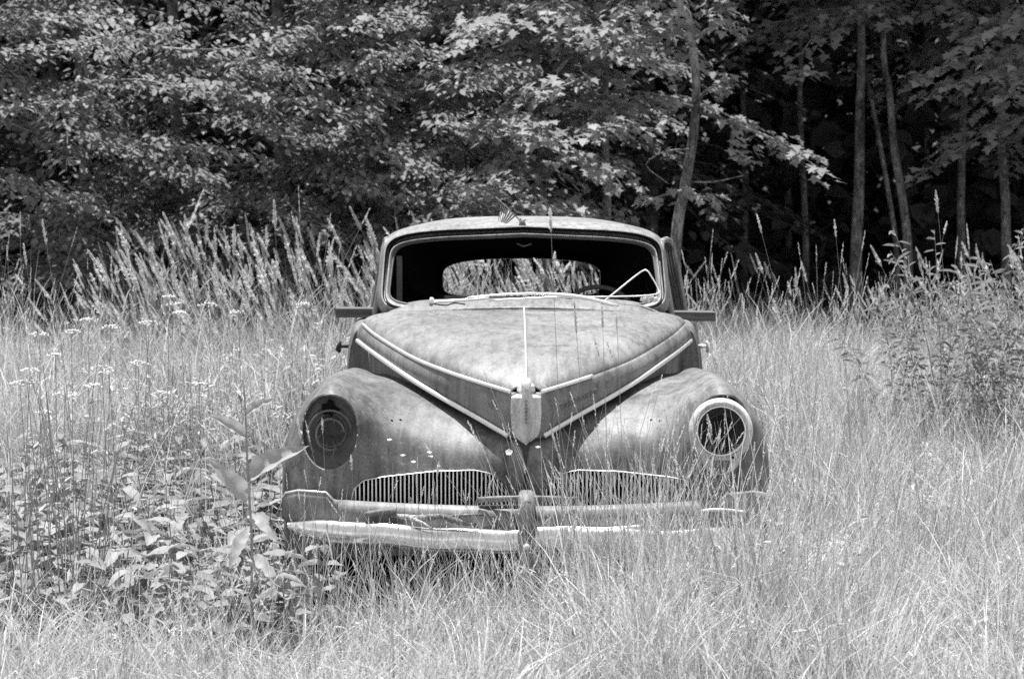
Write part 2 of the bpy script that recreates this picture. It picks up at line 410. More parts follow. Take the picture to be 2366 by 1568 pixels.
for sd in (-1, 1):
    Q = B.copy()
    rr = RNG.normal(0, 1, (8, 3))                                     # shallow dents
    for k in range(7):
        cx, cz = (.25 + .6 * RNG.random(), .45 + .45 * RNG.random()); r = .05 + .06 * RNG.random()
        d2 = ((Q[..., 0] - cx) ** 2 + (Q[..., 2] - cz) ** 2) / r ** 2
        Q[..., 1] += .0045 * np.exp(-d2) * (1 if sd < 0 else .7)
    V0 = Q.reshape(-1, 3)
    # mirror for the left
    Q2 = Q.copy(); 
    f = lambda fn: (lambda V: fn(np.stack([np.abs(V[:, 0]), V[:, 1], V[:, 2]], 1)))
    Q2[..., 0] *= sd
    fr = fix(grid_obj('front_fender', Q2, M['body'], sdfs=[(f(sdf_lamp), (0, 2)), (f(sdf_grille), (2,))], flip=(sd < 0), thick=.005))
    FR.append(fr)
    # rolled rim of the lamp opening
    mb = MB(); pts = []
    for k in range(49):
        a = 2 * math.pi * k / 48; x = HX + .102 * math.cos(a); z = HZ + .134 * math.sin(a)
        # depth of the sheet there
        j = np.argmin((V0[:, 0] - x) ** 2 + (V0[:, 2] - z) ** 2 + (V0[:, 1] > 8.2) * 9)
        pts.append(Vector((sd * x, V0[j, 1] + .004, z)))
    pts = [Vector(p) for p in pts]
    ys = [p.y for p in pts[:-1]]; ys = [sum(ys[(i + o) % 48] for o in (-2, -1, 0, 1, 2)) / 5 for i in range(48)]
    pts = [Vector((p.x, ys[i % 48], p.z)) for i, p in enumerate(pts)]
    mb.tube(pts, .0055, 8)
    mb.build('lamp_rim', M['dull'] if sd < 0 else M['body'], fr)
    # bucket: stepped bowl
    V = []; F = []; rings = [(1.0, 0), (.96, .045), (.80, .06), (.78, .075), (.60, .08), (.56, .065), (.52, .065), (.50, .085), (.36, .12), (.14, .135)]
    for q, d in rings:
        for k in range(48):
            p = pts[k]; cxy = Vector((sd * HX, 0, HZ - .01))
            sq = 1.0 if q > .85 else 1.0
            rx = .102 * q; rz = (.134 * q if q > .85 else .110 * q)
            a = 2 * math.pi * k / 48
            V.append((sd * (HX + rx * math.cos(a)), p.y * (q > .9) + 7.96 * (q <= .9) + d, HZ + rz * math.sin(a)))
    for r in range(len(rings) - 1):
        for k in range(48): F.append((r * 48 + k, r * 48 + (k + 1) % 48, (r + 1) * 48 + (k + 1) % 48, (r + 1) * 48 + k))
    F.append(tuple((len(rings) - 1) * 48 + k for k in range(48)))
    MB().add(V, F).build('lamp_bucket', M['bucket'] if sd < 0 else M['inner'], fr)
    if sd < 0:
        for rr_, th, mt_, dy in ((.078, .0040, 'bucket', 8.0), (.050, .0045, 'dull', 8.01)):
            mb = MB(); mb.tube([(sd * HX + rr_ * math.cos(a), dy + .006 * math.sin(3 * a), HZ - .012 + rr_ * 1.12 * math.sin(a)) for a in np.linspace(.3 * rr_ * 10, 2 * math.pi + (-1.1 if rr_ < .07 else -2.3), 40)], th, 6); mb.build('seat_ring', M[mt_], fr)
        mb = MB(); mb.tube([(sd * HX, 8.04, HZ - .02), (sd * HX + .02, 7.98, HZ - .05), (sd * HX + .01, 7.96, HZ - .09), (sd * HX + .04, 7.965, HZ - .115)], .003, 6); mb.build('wire', M['rubber'], fr)
        # rust hole torn in the top of the bucket
        hole = [(-.028, .0), (-.030, .022), (-.012, .026), (-.006, .040), (.010, .034), (.014, .020), (.034, .006), (.030, -.004), (.014, -.006), (.006, -.022), (-.006, -.010), (-.020, -.016)]
        v = [(sd * HX - .0 + x, 8.012, HZ + .072 + z) for x, z in hole]; v2 = [(x, y + .05, z) for x, y, z in v]
        k = len(v); MB().add(v + v2, [tuple(range(k))] + [(i, i + k, (i + 1) % k + k, (i + 1) % k) for i in range(k)]).build('rust_hole', M['dark'], fr, smooth=False)
        for t in range(6):
            mb = MB(); a = t * 1.05; mb.tube([(sd * HX + .03 * math.cos(a), 8.02, HZ - .01 + .03 * math.sin(a)), (sd * HX + .05 * math.cos(a + .3), 8.0, HZ - .01 + .055 * math.sin(a + .3))], .002, 5)
            mb.build('bracket', M['bucket'], fr)
    else:
        # lamp ring with a pointed lower tab
        V = []; F = []; K = 72; yb = 7.905
        sec = [(0, .018), (.10, .004), (.35, -.010), (.65, -.012), (.9, -.002), (1.0, .012), (.97, .03)]
        for k in range(K):
            a = 2 * math.pi * k / K; ro = .113
            dn = max(0, -math.sin(a)); 
            ro = .113 + .043 * max(0, (dn - .80) / .20) ** .8 if dn > .80 else .113
            rin = .084
            for q, d in sec:
                r = ro + (rin - ro) * q
                V.append((HX - .012 + r * math.cos(a), yb + d + (.045 if math.sin(a) > 0 else .0) * math.sin(a) * .6, HZ + .012 + r * math.sin(a)))
        m = len(sec)
        for k in range(K):
            for j in range(m - 1): F.append((k * m + j, k * m + j + 1, ((k + 1) % K) * m + j + 1, ((k + 1) % K) * m + j))
        ring = MB().add(V, F).build('headlight_ring', M['ring'], fr)
        mb = MB(); mb.tube([Vector((HX - .012 + .085 * math.cos(a), yb - .004 + .027 * max(0, math.sin(a)), HZ + .012 + .085 * math.sin(a))) for a in np.linspace(0, 2 * math.pi, 49)], .0035, 6)
        mb.build('inner_bead', M['trim'], ring)
        v = [(-.030, -.100), (.030, -.100), (.024, -.135), (0, -.148), (-.024, -.135)]
        MB().add([(HX - .012 + x, yb - .014, HZ + .012 + z) for x, z in v] + [(HX - .012 + x, yb + .01, HZ + .012 + z) for x, z in v],
                 [(0, 1, 2, 3, 4)] + [(i, i + 5, (i + 1) % 5 + 5, (i + 1) % 5) for i in range(5)]).build('lens_tab', M['bucket'], ring, smooth=False)
        for sx in (-1, 1):
            mb = MB(); mb.tube([(HX - .012 + sx * .040, yb - .014, HZ - .078), (HX - .012 + sx * .040, yb - .002, HZ - .078)], .0045, 8); mb.build('screw', M['dark'], ring)
    for bx, bz in ((.455, .775), (.478, .772)):
        j = np.argmin((V0[:, 0] - bx) ** 2 + (V0[:, 2] - bz - .05) ** 2 + (V0[:, 1] > 8.3) * 9); p = V0[j]
        mb = MB(); mb.tube([(sd * p[0], p[1] - .003, p[2]), (sd * p[0], p[1] + .006, p[2] - .002)], .005, 7); mb.build('bolt_hole', M['dark'], fr)
    # grille: black sheet standing in for the shaded hollow, rim and bars
    gy = lambda x: np.interp(x, [0, .06, .18, .35, .5, .62], [8.05, 8.045, 8.03, 8.02, 8.0, 7.97])
    mb = MB(); xs = np.linspace(.03, .64, 12)
    v = []; 
    for x in xs: v += [(sd * x, gy(x) + .07, .40), (sd * x, gy(x) + .07, .70)]
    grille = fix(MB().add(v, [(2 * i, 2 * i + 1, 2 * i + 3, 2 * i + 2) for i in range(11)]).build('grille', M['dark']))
    xr = np.concatenate([np.linspace(.045, .12, 12), np.linspace(.14, .57, 20), np.linspace(.58, .628, 10)])
    strip('grille_rim', [Vector((sd * x, gy(x) - .003, float(gtop(x)) + .001)) for x in xr], .0038, grille, M['trim'], 6)
    for k in range(40):
        x = .058 + k * (.617 - .058) / 39; zt = float(gtop(x)) - .001; y = float(gy(x))
        lean = .004 * math.sin(k * 1.3)
        MB().add([(sd * x - .0022, y + .0, .46), (sd * x + .0022, y, .46), (sd * x + .0022, y + .03, .46), (sd * x - .0022, y + .03, .46),
                  (sd * x - .0022 + lean * .2, y, zt), (sd * x + .0022 + lean * .2, y, zt), (sd * x + .0022, y + .03, zt), (sd * x - .0022, y + .03, zt)],
                 [(0, 1, 5, 4), (1, 2, 6, 5), (2, 3, 7, 6), (3, 0, 4, 7), (4, 5, 6, 7)]).build('grille_bar', M['trim'], grille, smooth=False)
# centre prow under the emblem
V = []
for z, w, y in ((.765, .045, 8.02), (.70, .030, 7.985), (.60, .018, 7.985), (.52, .018, 8.0), (.45, .018, 8.02)):
    V += [(-w, y + .05, z), (0, y, z), (w, y + .05, z)]
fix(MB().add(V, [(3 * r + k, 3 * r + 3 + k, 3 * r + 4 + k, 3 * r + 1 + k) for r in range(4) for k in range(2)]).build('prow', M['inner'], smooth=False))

# bumper
def sweep(name, path, sect, mat, parent=None, smooth=True):
    """sect: (dy, dz) outline closed, swept along x"""
    V = []; m = len(sect); F = []
    for (x, y, z, s) in path:
        for (a, b) in sect: V.append((x, y + a * s, z + b * s))
    for i in range(len(path) - 1):
        for k in range(m): F.append((i * m + k, i * m + (k + 1) % m, (i + 1) * m + (k + 1) % m, (i + 1) * m + k))
    F.append(tuple(range(m))); F.append(tuple((len(path) - 1) * m + k for k in range(m))[::-1])
    return MB().add(V, F).build(name, mat, parent, smooth)
bump_root = None
sect = [(.03, .050), (.012, .056), (-.004, .050), (-.018, .032), (-.026, .010), (-.026, -.012), (-.018, -.034), (-.004, -.050), (.012, -.054), (.03, -.048)]
path = []
for x in np.linspace(-.84, .84, 49):
    a = abs(x); y = 7.76 + .10 * (a / .86) ** 3 + (.10 * ((a - .78) / .08) if a > .78 else 0)
    s = .76 if a < .66 else max(.18, .76 * (1 - ((a - .66) / .18) ** 2 * .75))
    z = .466 - .020 * (1 - (a / .86) ** 2) * (1 if x < 0 else .6) + .012 * (x < 0) * (a / .86)
    path.append((x, y + .007 * math.sin(x * 6 + 1), z + .004 * math.sin(x * 9) + .003 * math.sin(x * 23) - (.018 * max(0, x) ** .5 if x > 0 else 0), s))
bumper = fix(sweep('bumper', path, sect, M['chrome']))
sect2 = [(.03, .024), (.0, .028), (-.016, .020), (-.022, .004), (-.020, -.014), (-.008, -.026), (.01, -.03), (.03, -.028)]
path = [(x, 7.83 + .05 * (abs(x) / .7) ** 2, .512 + .016 * (abs(x) / .65) ** 2, 1.6) for x in np.linspace(-.655, .62, 25)]
sweep('upper_rail', path, sect2, M['dull'], bumper)
for sd in (-1, 1):
    # raised ends that hook back round the fender
    pts = [(sd * .62, 7.87, .540, .85), (sd * .675, 7.88, .548, 1.1), (sd * .70, 7.885, .562, 1.5), (sd * .80, 7.91, .563, 1.6), (sd * .850, 7.97, .550, 1.4), (sd * .872, 8.06, .525, 1.1)]
    if sd > 0: pts = [(a, b, c - .004, d) for a, b, c, d in pts]
    sweep('bumper_end', pts if sd < 0 else pts[::-1], [(.02, .022), (-.004, .026), (-.010, .010), (-.010, -.030), (-.004, -.045), (.02, -.045)], M['dull'], bumper)
    strip('end_bead', [Vector((p[0], p[1] - .008, p[2] + .024 * p[3])) for p in pts[1:]], .004, bumper, M['trim'], 6)
    mb = MB(); mb.tube([(sd * .45, 8.1, .47), (sd * .45, 7.80, .46)], .022, 8); mb.build('bumper_bracket', M['inner'], bumper)
# torn chrome lip on the right and curled edge at left
sweep('torn_lip', [(x, 7.845 - .01 * math.sin(x * 9), .535 + .006 * math.sin(x * 21), .7) for x in np.linspace(.60, .76, 8)], [(.02, .008), (-.03, .012), (-.034, 0), (.02, -.004)], M['trim'], bumper)
sweep('lip_strip', [(x, 7.79, .490 - .008 * (1 - abs(x) / .35) + .004 * math.sin(x * 17), .8) for x in np.linspace(.02, .40, 14)], [(.02, .006), (-.02, .010), (-.024, -.004), (.02, -.008)], M['trim'], bumper)
sweep('torn_edge', [(x, 7.80, .548 - .5 * abs(x + .47) ** 1.5, .6) for x in np.linspace(-.56, -.45, 6)], [(.02, .0), (-.03, .016), (-.03, -.02), (.02, -.03)], M['dull'], bumper)
# guard and bow
V = []; F = []
gp = [(.605, .018, 7.80), (.600, .026, 7.775), (.585, .029, 7.755), (.55, .029, 7.735), (.47, .030, 7.715), (.40, .031, 7.715), (.34, .026, 7.74), (.29, .018, 7.78)]
for z, w, y in gp: V += [(-w, y + .09, z), (-w, y + .02, z), (-w * .6, y + .004, z), (0, y - .004, z), (w * .6, y + .004, z), (w, y + .02, z), (w, y + .09, z)]
for r in range(len(gp) - 1):
    for k in range(6): F.append((r * 7 + k, (r + 1) * 7 + k, (r + 1) * 7 + k + 1, r * 7 + k + 1))
F.append(tuple(range(7)))
guard = MB().add(V, F).build('bumper_guard', M['dull'], bumper)
mb = MB(); mb.tube([(0, 7.72, .435), (0, 7.70, .435), (0, 7.694, .435)], [.013, .012, .004], 10); mb.build('guard_bolt', M['trim'], bumper)
strip('guard_bow', [Vector((x, 7.79 + .9 * x * x, .590 - .35 * x * x)) for x in np.linspace(-.17, .17, 15)], .011, bumper, M['dull'], 8)
strip('guard_bow', [Vector((x, 7.80 + .9 * x * x, .560 - .2 * x * x)) for x in np.linspace(-.165, -.02, 8)], .008, bumper, M['inner'], 8)

# body tub
def body_sec(y, w, zt, zb=.36):
    return [(w * .86, y, zt), (w * .93, y, zt - .003), (w * .965, y, zt - .03), (w * .99, y, zt - .12), (w, y, zt - .26), (w * .995, y, zt - .45), (w * .96, y, zb)]
secs = [body_sec(9.50, .735, 1.045), body_sec(9.7, .755, 1.05), body_sec(10.0, .772, 1.05), body_sec(10.6, .785, 1.05), body_sec(11.2, .79, 1.045), body_sec(11.7, .78, 1.03)]
for sd in (-1, 1):
    S = np.array([[(sd * x, y, z) for x, y, z in crom(s, 4)] for s in secs])
    S = np.array([crom(S[:, j], 5) for j in range(S.shape[1])]).transpose(1, 0, 2)
    side = fix(grid_obj('body_side', S, M['body'], flip=(sd > 0)))
    mb = MB(); hx = .775 * sd; hy = 9.85
    mb.tube([(hx - .02 * sd, hy, .945), (hx + .026 * sd, hy - .01, .945)], .008, 8)
    mb.tube([(hx + .022 * sd, hy - .01, .918), (hx + .030 * sd, hy - .01, .932), (hx + .026 * sd, hy - .01, .950), (hx + .018 * sd, hy - .015, .968)], [.006, .012, .010, .005], 8)
    mb.build('hinge_bracket', M['trim'] if sd > 0 else M['inner'], side)
# rear of the body: closed deck
rows = []
for y, w, zt in ((11.6, .78, 1.02), (11.9, .77, 1.02), (12.2, .75, 1.0), (12.6, .70, .93), (12.95, .60, .78), (13.1, .50, .55)):
    r = []
    for a in np.linspace(0, math.pi, 31):
        c, s = math.cos(a), math.sin(a)
        r.append((w * math.copysign(abs(c) ** .45, c), y, .36 + (zt - .36) * abs(s) ** .4))
    rows.append(r)
R_ = np.array([crom(np.array(rows)[:, j], 5) for j in range(31)]).transpose(1, 0, 2)
fix(grid_obj('rear_deck', R_, M['body'], flip=False))
# firewall, cowl, floor
fw = [(x, 9.5, z) for x, y, z in crom(secs[0], 3)]
fix(MB().add(fw + [(-x, y, z) for x, y, z in fw[::-1]], [tuple(range(2 * len(fw)))]).build('firewall', M['dull'], smooth=False))
rows = []
for y, z0, w in ((9.50, 1.105, .66), (9.54, 1.118, .665), (9.58, 1.135, .665), (9.64, 1.150, .655), (9.70, 1.155, .65)):
    rows.append([(w * s, y + .11 * abs(s) ** 2.5, z0 - (z0 - 1.03) * abs(s) ** 7 + (.006 if y == 9.54 and abs(s) < .35 else 0)) for s in np.linspace(-1, 1, 61)])
cowl = fix(grid_obj('cowl', np.array(rows), M['hood'], flip=True))
strip('cowl_vent', [Vector((x, 9.535 + .08 * x * x, 1.128 - .10 * x * x)) for x in np.linspace(-.30, .30, 21)], .010, cowl, M['roof'], 8, .5)
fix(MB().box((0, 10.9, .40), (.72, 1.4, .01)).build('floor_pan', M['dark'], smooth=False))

fix(MB().box((0, 8.95, .33), (.80, .78, .01)).build('light_block_tray', M['dark'], smooth=False))  # unseen plate added to stop sun falling through the engine bay
fix(MB().box((0, 8.22, .27), (.78, .01, .22)).build('shade_panel', M['dark'], smooth=False))  # dark upright panel added to deepen the shade below the bumper

# greenhouse: rings from the windshield opening over the roof to the rear window
RG = [ # wb, wt, zb, zt, n, arch, yb, yt, bow
 (.580, .560, 1.135, 1.381, 7.5, .026, 9.66, 9.95, .18),
 (.588, .572, 1.124, 1.392, 7.5, .026, 9.62, 9.905, .18),
 (.596, .580, 1.117, 1.399, 7.5, .028, 9.608, 9.893, .18),
 (.602, .586, 1.112, 1.405, 7.3, .028, 9.632, 9.950, .18),
 (.608, .592, 1.107, 1.418, 7.0, .028, 9.632, 9.950, .18),
 (.618, .603, 1.098, 1.430, 6.6, .026, 9.622, 9.900, .18),
 (.637, .620, 1.070, 1.446, 6.0, .020, 9.70, 10.01, .16),
 (.648, .630, 1.040, 1.458, 5.6, .016, 9.82, 10.12, .10),
 (.656, .634, 1.020, 1.460, 5.2, .016, 10.05, 10.27, .04),
 (.660, .632, 1.010, 1.457, 4.8, .020, 10.5, 10.6, .0),
 (.662, .615, 1.010, 1.450, 4.0, .026, 11.1, 11.1, .0),
 (.640, .580, 1.010, 1.420, 3.6, .030, 11.5, 11.4, -.05),
 (.580, .520, 1.000, 1.360, 3.6, .030, 11.85, 11.58, -.1),
 (.470, .450, 1.010, 1.275, 4.0, .022, 12.0, 11.70, -.1),
 (.418, .408, 1.025, 1.225, 4.6, .020, 12.02, 11.72, -.1),
 (.415, .405, 1.027, 1.222, 4.6, .020, 12.00, 11.70, -.1)]
NA = 144
def ring(r):
    wb, wt, zb, zt, e, ar, yb, yt, bow = r; out = []
    for k in range(NA):
        a = 2 * math.pi * k / NA - math.pi / 2
        c, s = math.cos(a), math.sin(a); ux = math.copysign(abs(c) ** (2 / e), c); uz = math.copysign(abs(s) ** (2 / e), s)
        t = (uz + 1) / 2; w = wb + (wt - wb) * t; x = ux * w; z = zb + (zt - zb) * t + ar * (1 - (x / w) ** 2) * (t > .5) * ((t - .5) * 2)
        if bow == .18: z += .006 * max(0, 1 - abs(x) / .04) * (t > .9)
        out.append((x, yb + (yt - yb) * t + bow * x * x * 1.4, z))
    return out
Rg = np.array([ring(r) for r in RG])
ctrl = np.array([crom(Rg[:, k], 6) for k in range(NA)]).transpose(1, 0, 2)
ctrl = np.concatenate([ctrl, ctrl[:, :1]], 1)
def sdf_side(V):
    y = V[:, 1]; z = V[:, 2]; x = np.abs(V[:, 0])
    cy, cz, hy, hz, r = 10.58, 1.215, .36, .155, .07
    d = np.hypot(np.maximum(np.abs(y - cy) - hy + r, 0), np.maximum(np.abs(z - cz) - hz + r, 0)) - r
    return d + (x < .52) * 1.0
def sdf_bottom(V):
    return np.where((V[:, 2] < 1.035) & (V[:, 1] > 9.9) & (V[:, 1] < 11.4) & (np.abs(V[:, 0]) < .55), -1.0, 1.0)
NFR = 6 * 5
fix(grid_obj('windshield_frame', ctrl[:NFR + 1], M['roof'], flip=True, thick=.006))
roof = fix(grid_obj('roof', ctrl[NFR:], M['roof'], sdfs=[(sdf_side, (1, 2)), (sdf_bottom, ())], flip=True, thick=.012))
# rubber gasket in the opening
gk = np.array(ring((.583, .566, 1.129, 1.386, 7.5, .026, 9.635, 9.92, .18)))
strip('gasket', [Vector(p) for p in list(gk) + [gk[0]]], .007, roof, M['rubber'], 6)
# headlining and sides just inside the roof, coloured black for cabin shade
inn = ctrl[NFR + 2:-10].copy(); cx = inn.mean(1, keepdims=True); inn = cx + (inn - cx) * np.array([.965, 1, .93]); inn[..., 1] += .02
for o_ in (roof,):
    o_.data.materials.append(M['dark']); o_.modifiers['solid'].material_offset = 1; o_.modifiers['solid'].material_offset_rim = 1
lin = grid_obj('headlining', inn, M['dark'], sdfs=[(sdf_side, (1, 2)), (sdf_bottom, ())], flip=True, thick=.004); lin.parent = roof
# rear view mirror bracket glimpse
mb = MB(); mb.tube([(-.03, 10.0, 1.385), (0, 10.0, 1.372), (.035, 10.0, 1.383)], .004, 6); mb.build('mirror_bracket', M['bucket'], roof)
# doors ajar
for sd in (-1, 1):
    p0 = Vector((sd * .655, 9.96, 0)); p1 = Vector((sd * (.745 if sd > 0 else .69), 10.42, 0))
    def dp(w, z): return p0 + (p1 - p0) * w + Vector((-sd * .06 * max(0, z - 1.05) / .34, 0, z))
    loop = [(0, 1.05), (0, 1.2), (.02, 1.33), (.10, 1.375), (.25, 1.392), (.6, 1.392), (.82, 1.37), (.93, 1.31), (1.0, 1.2), (1.02, 1.05)]
    lp = crom(np.array([tuple(dp(*q)) for q in loop]), 4)
    door = fix(MB().tube([Vector(p) for p in lp], .014, 8, 1.0).build('door', M['roof']))
    k = len(lp); MB().add([tuple(p) for p in lp], [tuple(range(k))]).build('door_pane', M['glassdark'], door, smooth=False)  # flat near-black sheet fills the window frame
    rows = [[tuple(dp(w, 1.05 - .6 * q) + Vector((sd * .05 * math.sin(q * 2.4), 0, 0))) for q in np.linspace(0, 1, 9)] for w in np.linspace(-.1, 1.7, 8)]
    grid_obj('door_panel', np.array(rows), M['body'], door, flip=(sd < 0), thick=.01)
    for q in range(4):
        mb = MB(); mb.tube([dp(.15 + q * .22, 1.06), dp(.15 + q * .2, 1.36)], .004 + .002 * (q % 2), 5); mb.build('pane_streak', M['inner'], door)
# interior post at left, broken white scrap at right
fix(MB().box((-.545, 10.0, 1.20), (.012, .012, .13)).build('inner_post', M['bucket'], smooth=False))
# dashboard
rows = [[(s * .56, 9.70 + .12 * q + .06 * s * s, 1.135 - .10 * q * q) for s in np.linspace(-1, 1, 25)] for q in np.linspace(0, 1, 6)]
fix(grid_obj('dashboard', np.array(rows), M['inner'], flip=True))
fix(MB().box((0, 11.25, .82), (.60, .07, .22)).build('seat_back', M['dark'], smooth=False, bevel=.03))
# steering wheel
mb = MB(); cw = Vector((.335, 10.12, 1.005)); T = Matrix.Rotation(math.radians(-28), 3, 'X')
mb.tube([cw + T @ Vector((.185 * math.cos(a), 0, .20 * math.sin(a))) for a in np.linspace(0, 2 * math.pi, 49)], .011, 8)
sw = fix(mb.build('steering_wheel', M['bucket']))
for a in (-.5, math.pi + .5, math.pi / 2):
    mb = MB(); mb.tube([cw, cw + T @ Vector((.18 * math.cos(a), 0, .18 * math.sin(a)))], .006, 6); mb.build('spoke', M['bucket'], sw)
mb = MB(); mb.tube([cw, cw + Vector((0, -.42, -.25))], .016, 8); mb.build('steering_column', M['inner'], sw)

# wipers and bent trim, placed on the cowl (points read as depth in metres)
def wl(px, py, y): v = W(px, py, y); return Vector((v.x - CX, v.y, v.z))
def wire(name, pts, r, mat='trim', parent=None, n=6):
    c = crom(np.array([tuple(wl(*p)) for p in pts]), 5); mb = MB(); mb.tube([Vector(p) for p in c], r, n); o = mb.build(name, M[mat], parent)
    return o if parent else fix(o)
wp = wire('wiper', [(998, 699, 9.50), (1010, 697, 9.50), (1060, 694, 9.50), (1130, 688, 9.51)], .0065)
wire('wiper_blade', [(1080, 688, 9.49), (1140, 682, 9.49), (1220, 678, 9.49), (1300, 681, 9.49), (1370, 692, 9.49), (1430, 706, 9.49)], .0045, 'trim', wp)
mb = MB(); mb.tube([wl(996, 704, 9.52), wl(998, 690, 9.50)], .010, 8); mb.build('wiper_pivot', M['trim'], wp)
wire('wiper_arm', [(1000, 702, 9.5), (1030, 705, 9.5), (1050, 700, 9.5), (1075, 703, 9.5)], .003, 'rubber', wp)
wp = wire('wiper', [(1400, 700, 9.50), (1360, 692, 9.50), (1300, 686, 9.50), (1200, 690, 9.50), (1130, 694, 9.49)], .0040)
wire('wiper_blade', [(1418, 705, 9.48), (1380, 694, 9.48), (1330, 684, 9.48), (1260, 679, 9.48)], .0075, 'trim', wp)
wire('vent_frame', [(1388, 702, 9.62), (1430, 668, 9.65), (1470, 636, 9.68), (1492, 624, 9.68), (1506, 640, 9.67), (1521, 668, 9.65), (1519, 678, 9.63), (1490, 683, 9.60), (1430, 685, 9.57), (1350, 686, 9.53), (1290, 688, 9.50)], .0035)
# scrap of broken glass/paint at the right corner of the opening
mb = MB()
for k in range(5): mb.box(wl(1485 + k * 7, 692 - (k % 2) * 4, 9.66), (.010, .008, .008 + .003 * (k % 3)), Euler((.4 * k, .3, k)).to_matrix())
fix(mb.build('paint_flakes', M['petal'], smooth=False))

# ------------------------------------------------------------------ planks through the cabin, flag, dead twig
pl = MB().box((0, 0, 0), (.835, .055, .020)).build('plank', M['plank'], smooth=False, bevel=.003)
pl.location = (CX + .01, 10.02, 1.073); pl.rotation_euler = (0, math.radians(.6), 0)
tag(pl, 'weathered wooden plank sticking out of both sides of the car below the windshield', 'plank')

fb = W(1207, 516, 9.98); flag = empty('small_flag', fb)
tag(flag, 'small stars and stripes flag leaning on its stick on the car roof edge', 'flag')
def fl(px, py, y): return W(px, py, y) - fb
mb = MB(); mb.tube([fl(1207, 514, 9.98), fl(1145, 455, 9.98)], .0028, 6); mb.build('stick', M['twig'], flag)
mb = MB(); mb.tube([fl(1207, 524, 9.98), fl(1207, 519, 9.97), fl(1206, 512, 9.97), fl(1205, 508, 9.97)], [.018, .016, .012, .006], 10)
for a in range(5): mb.tube([fl(1206, 512, 9.97), fl(1206 + 9 * math.cos(a), 507 + 4 * math.sin(a * 2), 9.96 + .005 * a)], .0028, 5)
mb.build('suction_cup', M['bucket'], flag)
fa, fbb, fc, fd = fl(1156, 468, 9.975), fl(1191, 500, 9.975), fl(1171, 517, 9.955), fl(1151, 511, 9.955)   # hoist top, hoist foot, fly foot, fly top
def fq(u, v):
    p = (fa * (1 - u) + fbb * u) * (1 - v) + (fd * (1 - u) + fc * u) * v
    return p + Vector((0, .012 * math.sin(u * 7 + v * 3) * v, 0))
NU, NV = 26, 12
def patch(name, u0, u1, v0, v1, mat, off=0, nu=2, nv=8):
    v = [fq(u0 + (u1 - u0) * i / nu, v0 + (v1 - v0) * j / nv) + Vector((0, -off, 0)) for i in range(nu + 1) for j in range(nv + 1)]
    return MB().add(v, [(i * (nv + 1) + j, i * (nv + 1) + j + 1, (i + 1) * (nv + 1) + j + 1, (i + 1) * (nv + 1) + j) for i in range(nu) for j in range(nv)]).build(name, mat, flag)
for k in range(13):
    patch('stripe', k / 13, (k + 1) / 13, (0 if k >= 7 else .42), 1, M['greystripe'] if k % 2 == 0 else M['white'])
patch('canton', 0, 7 / 13, 0, .42, M['canton'], 0, 8, 4)
mb = MB()
for r in range(5):
    for c in range(4):
        p = fq(.06 + r * .105, .07 + c * .095 + (.04 if r % 2 else 0)) + Vector((0, -.002, 0)); s = .0026
        mb.add([p + Vector((math.sin(k * math.pi / 5) * s * (1 if k % 2 == 0 else .45), 0, math.cos(k * math.pi / 5) * s * (1 if k % 2 == 0 else .45))) for k in range(10)], [tuple(range(10))])
mb.build('stars', M['white'], flag, smooth=False)

br = empty('dead_branch', W(1000, 1198, 7.73)); b0 = br.location.copy()
tag(br, 'broken pale dead branch lying along the top of the left chrome bumper', 'branch')
mb = MB(); mb.tube([W(905, 1190, 7.80) - b0, W(960, 1197, 7.77) - b0, W(1020, 1192, 7.76) - b0, W(1060, 1204, 7.75) - b0, W(1105, 1214, 7.75) - b0], [.007, .012, .010, .013, .006], 8); mb.build('bark', M['twig'], br)
mb = MB(); mb.tube([W(950, 1196, 7.77) - b0, W(980, 1210, 7.74) - b0, W(1000, 1222, 7.73) - b0], [.008, .006, .003], 6); mb.build('side_twig', M['twig'], br)
mb = MB(); mb.tube([W(1030, 1193, 7.76) - b0, W(1070, 1190, 7.75) - b0, W(1120, 1188, 7.76) - b0], [.005, .006, .004], 6); mb.build('side_twig', M['twig'], br)

# ------------------------------------------------------------------ plant meshes
TAU = 2 * math.pi; U_ = random.uniform
class Geo:
    """growing arrays of polygons for leaves and blades"""
    def __init__(s): s.V = []; s.L = []; s.C = []; s.R = []; s.n = 0; s.mi = 0; s.MI = []
    def add(s, V, faces, rnd):
        V = np.asarray(V, float); s.V.append(V)
        for f in faces: s.L.append(np.array(f) + s.n); s.C.append(len(f)); s.MI.append(s.mi)
        s.R.append(np.full(len(V), rnd)); s.n += len(V)
    def inst(s, BV, BF, Mx, T, rnd):
        """BV k x 3, BF list of equal-length faces, Mx N x 3 x 3, T N x 3"""
        N = len(T); k = len(BV)
        P = np.einsum('nij,kj->nki', Mx, BV) + T[:, None, :]; s.V.append(P.reshape(-1, 3))
        bf = np.array(BF); idx = bf[None] + (np.arange(N) * k)[:, None, None] + s.n
        s.L.append(idx.reshape(-1)); s.C += [bf.shape[1]] * (N * len(bf)); s.MI += [s.mi] * (N * len(bf)); s.R.append(np.repeat(rnd, k)); s.n += N * k
    def mesh(s, name, mat, smooth=True):
        me = fast_mesh(name, np.concatenate(s.V), np.concatenate([np.ravel(l) for l in s.L]), s.C, smooth, {'rnd': np.concatenate(s.R)})
        for m_ in (mat if isinstance(mat, list) else [mat]): me.materials.append(m_)
        if isinstance(mat, list) and len(me.polygons) == len(s.MI): me.polygons.foreach_set('material_index', s.MI)
        return me

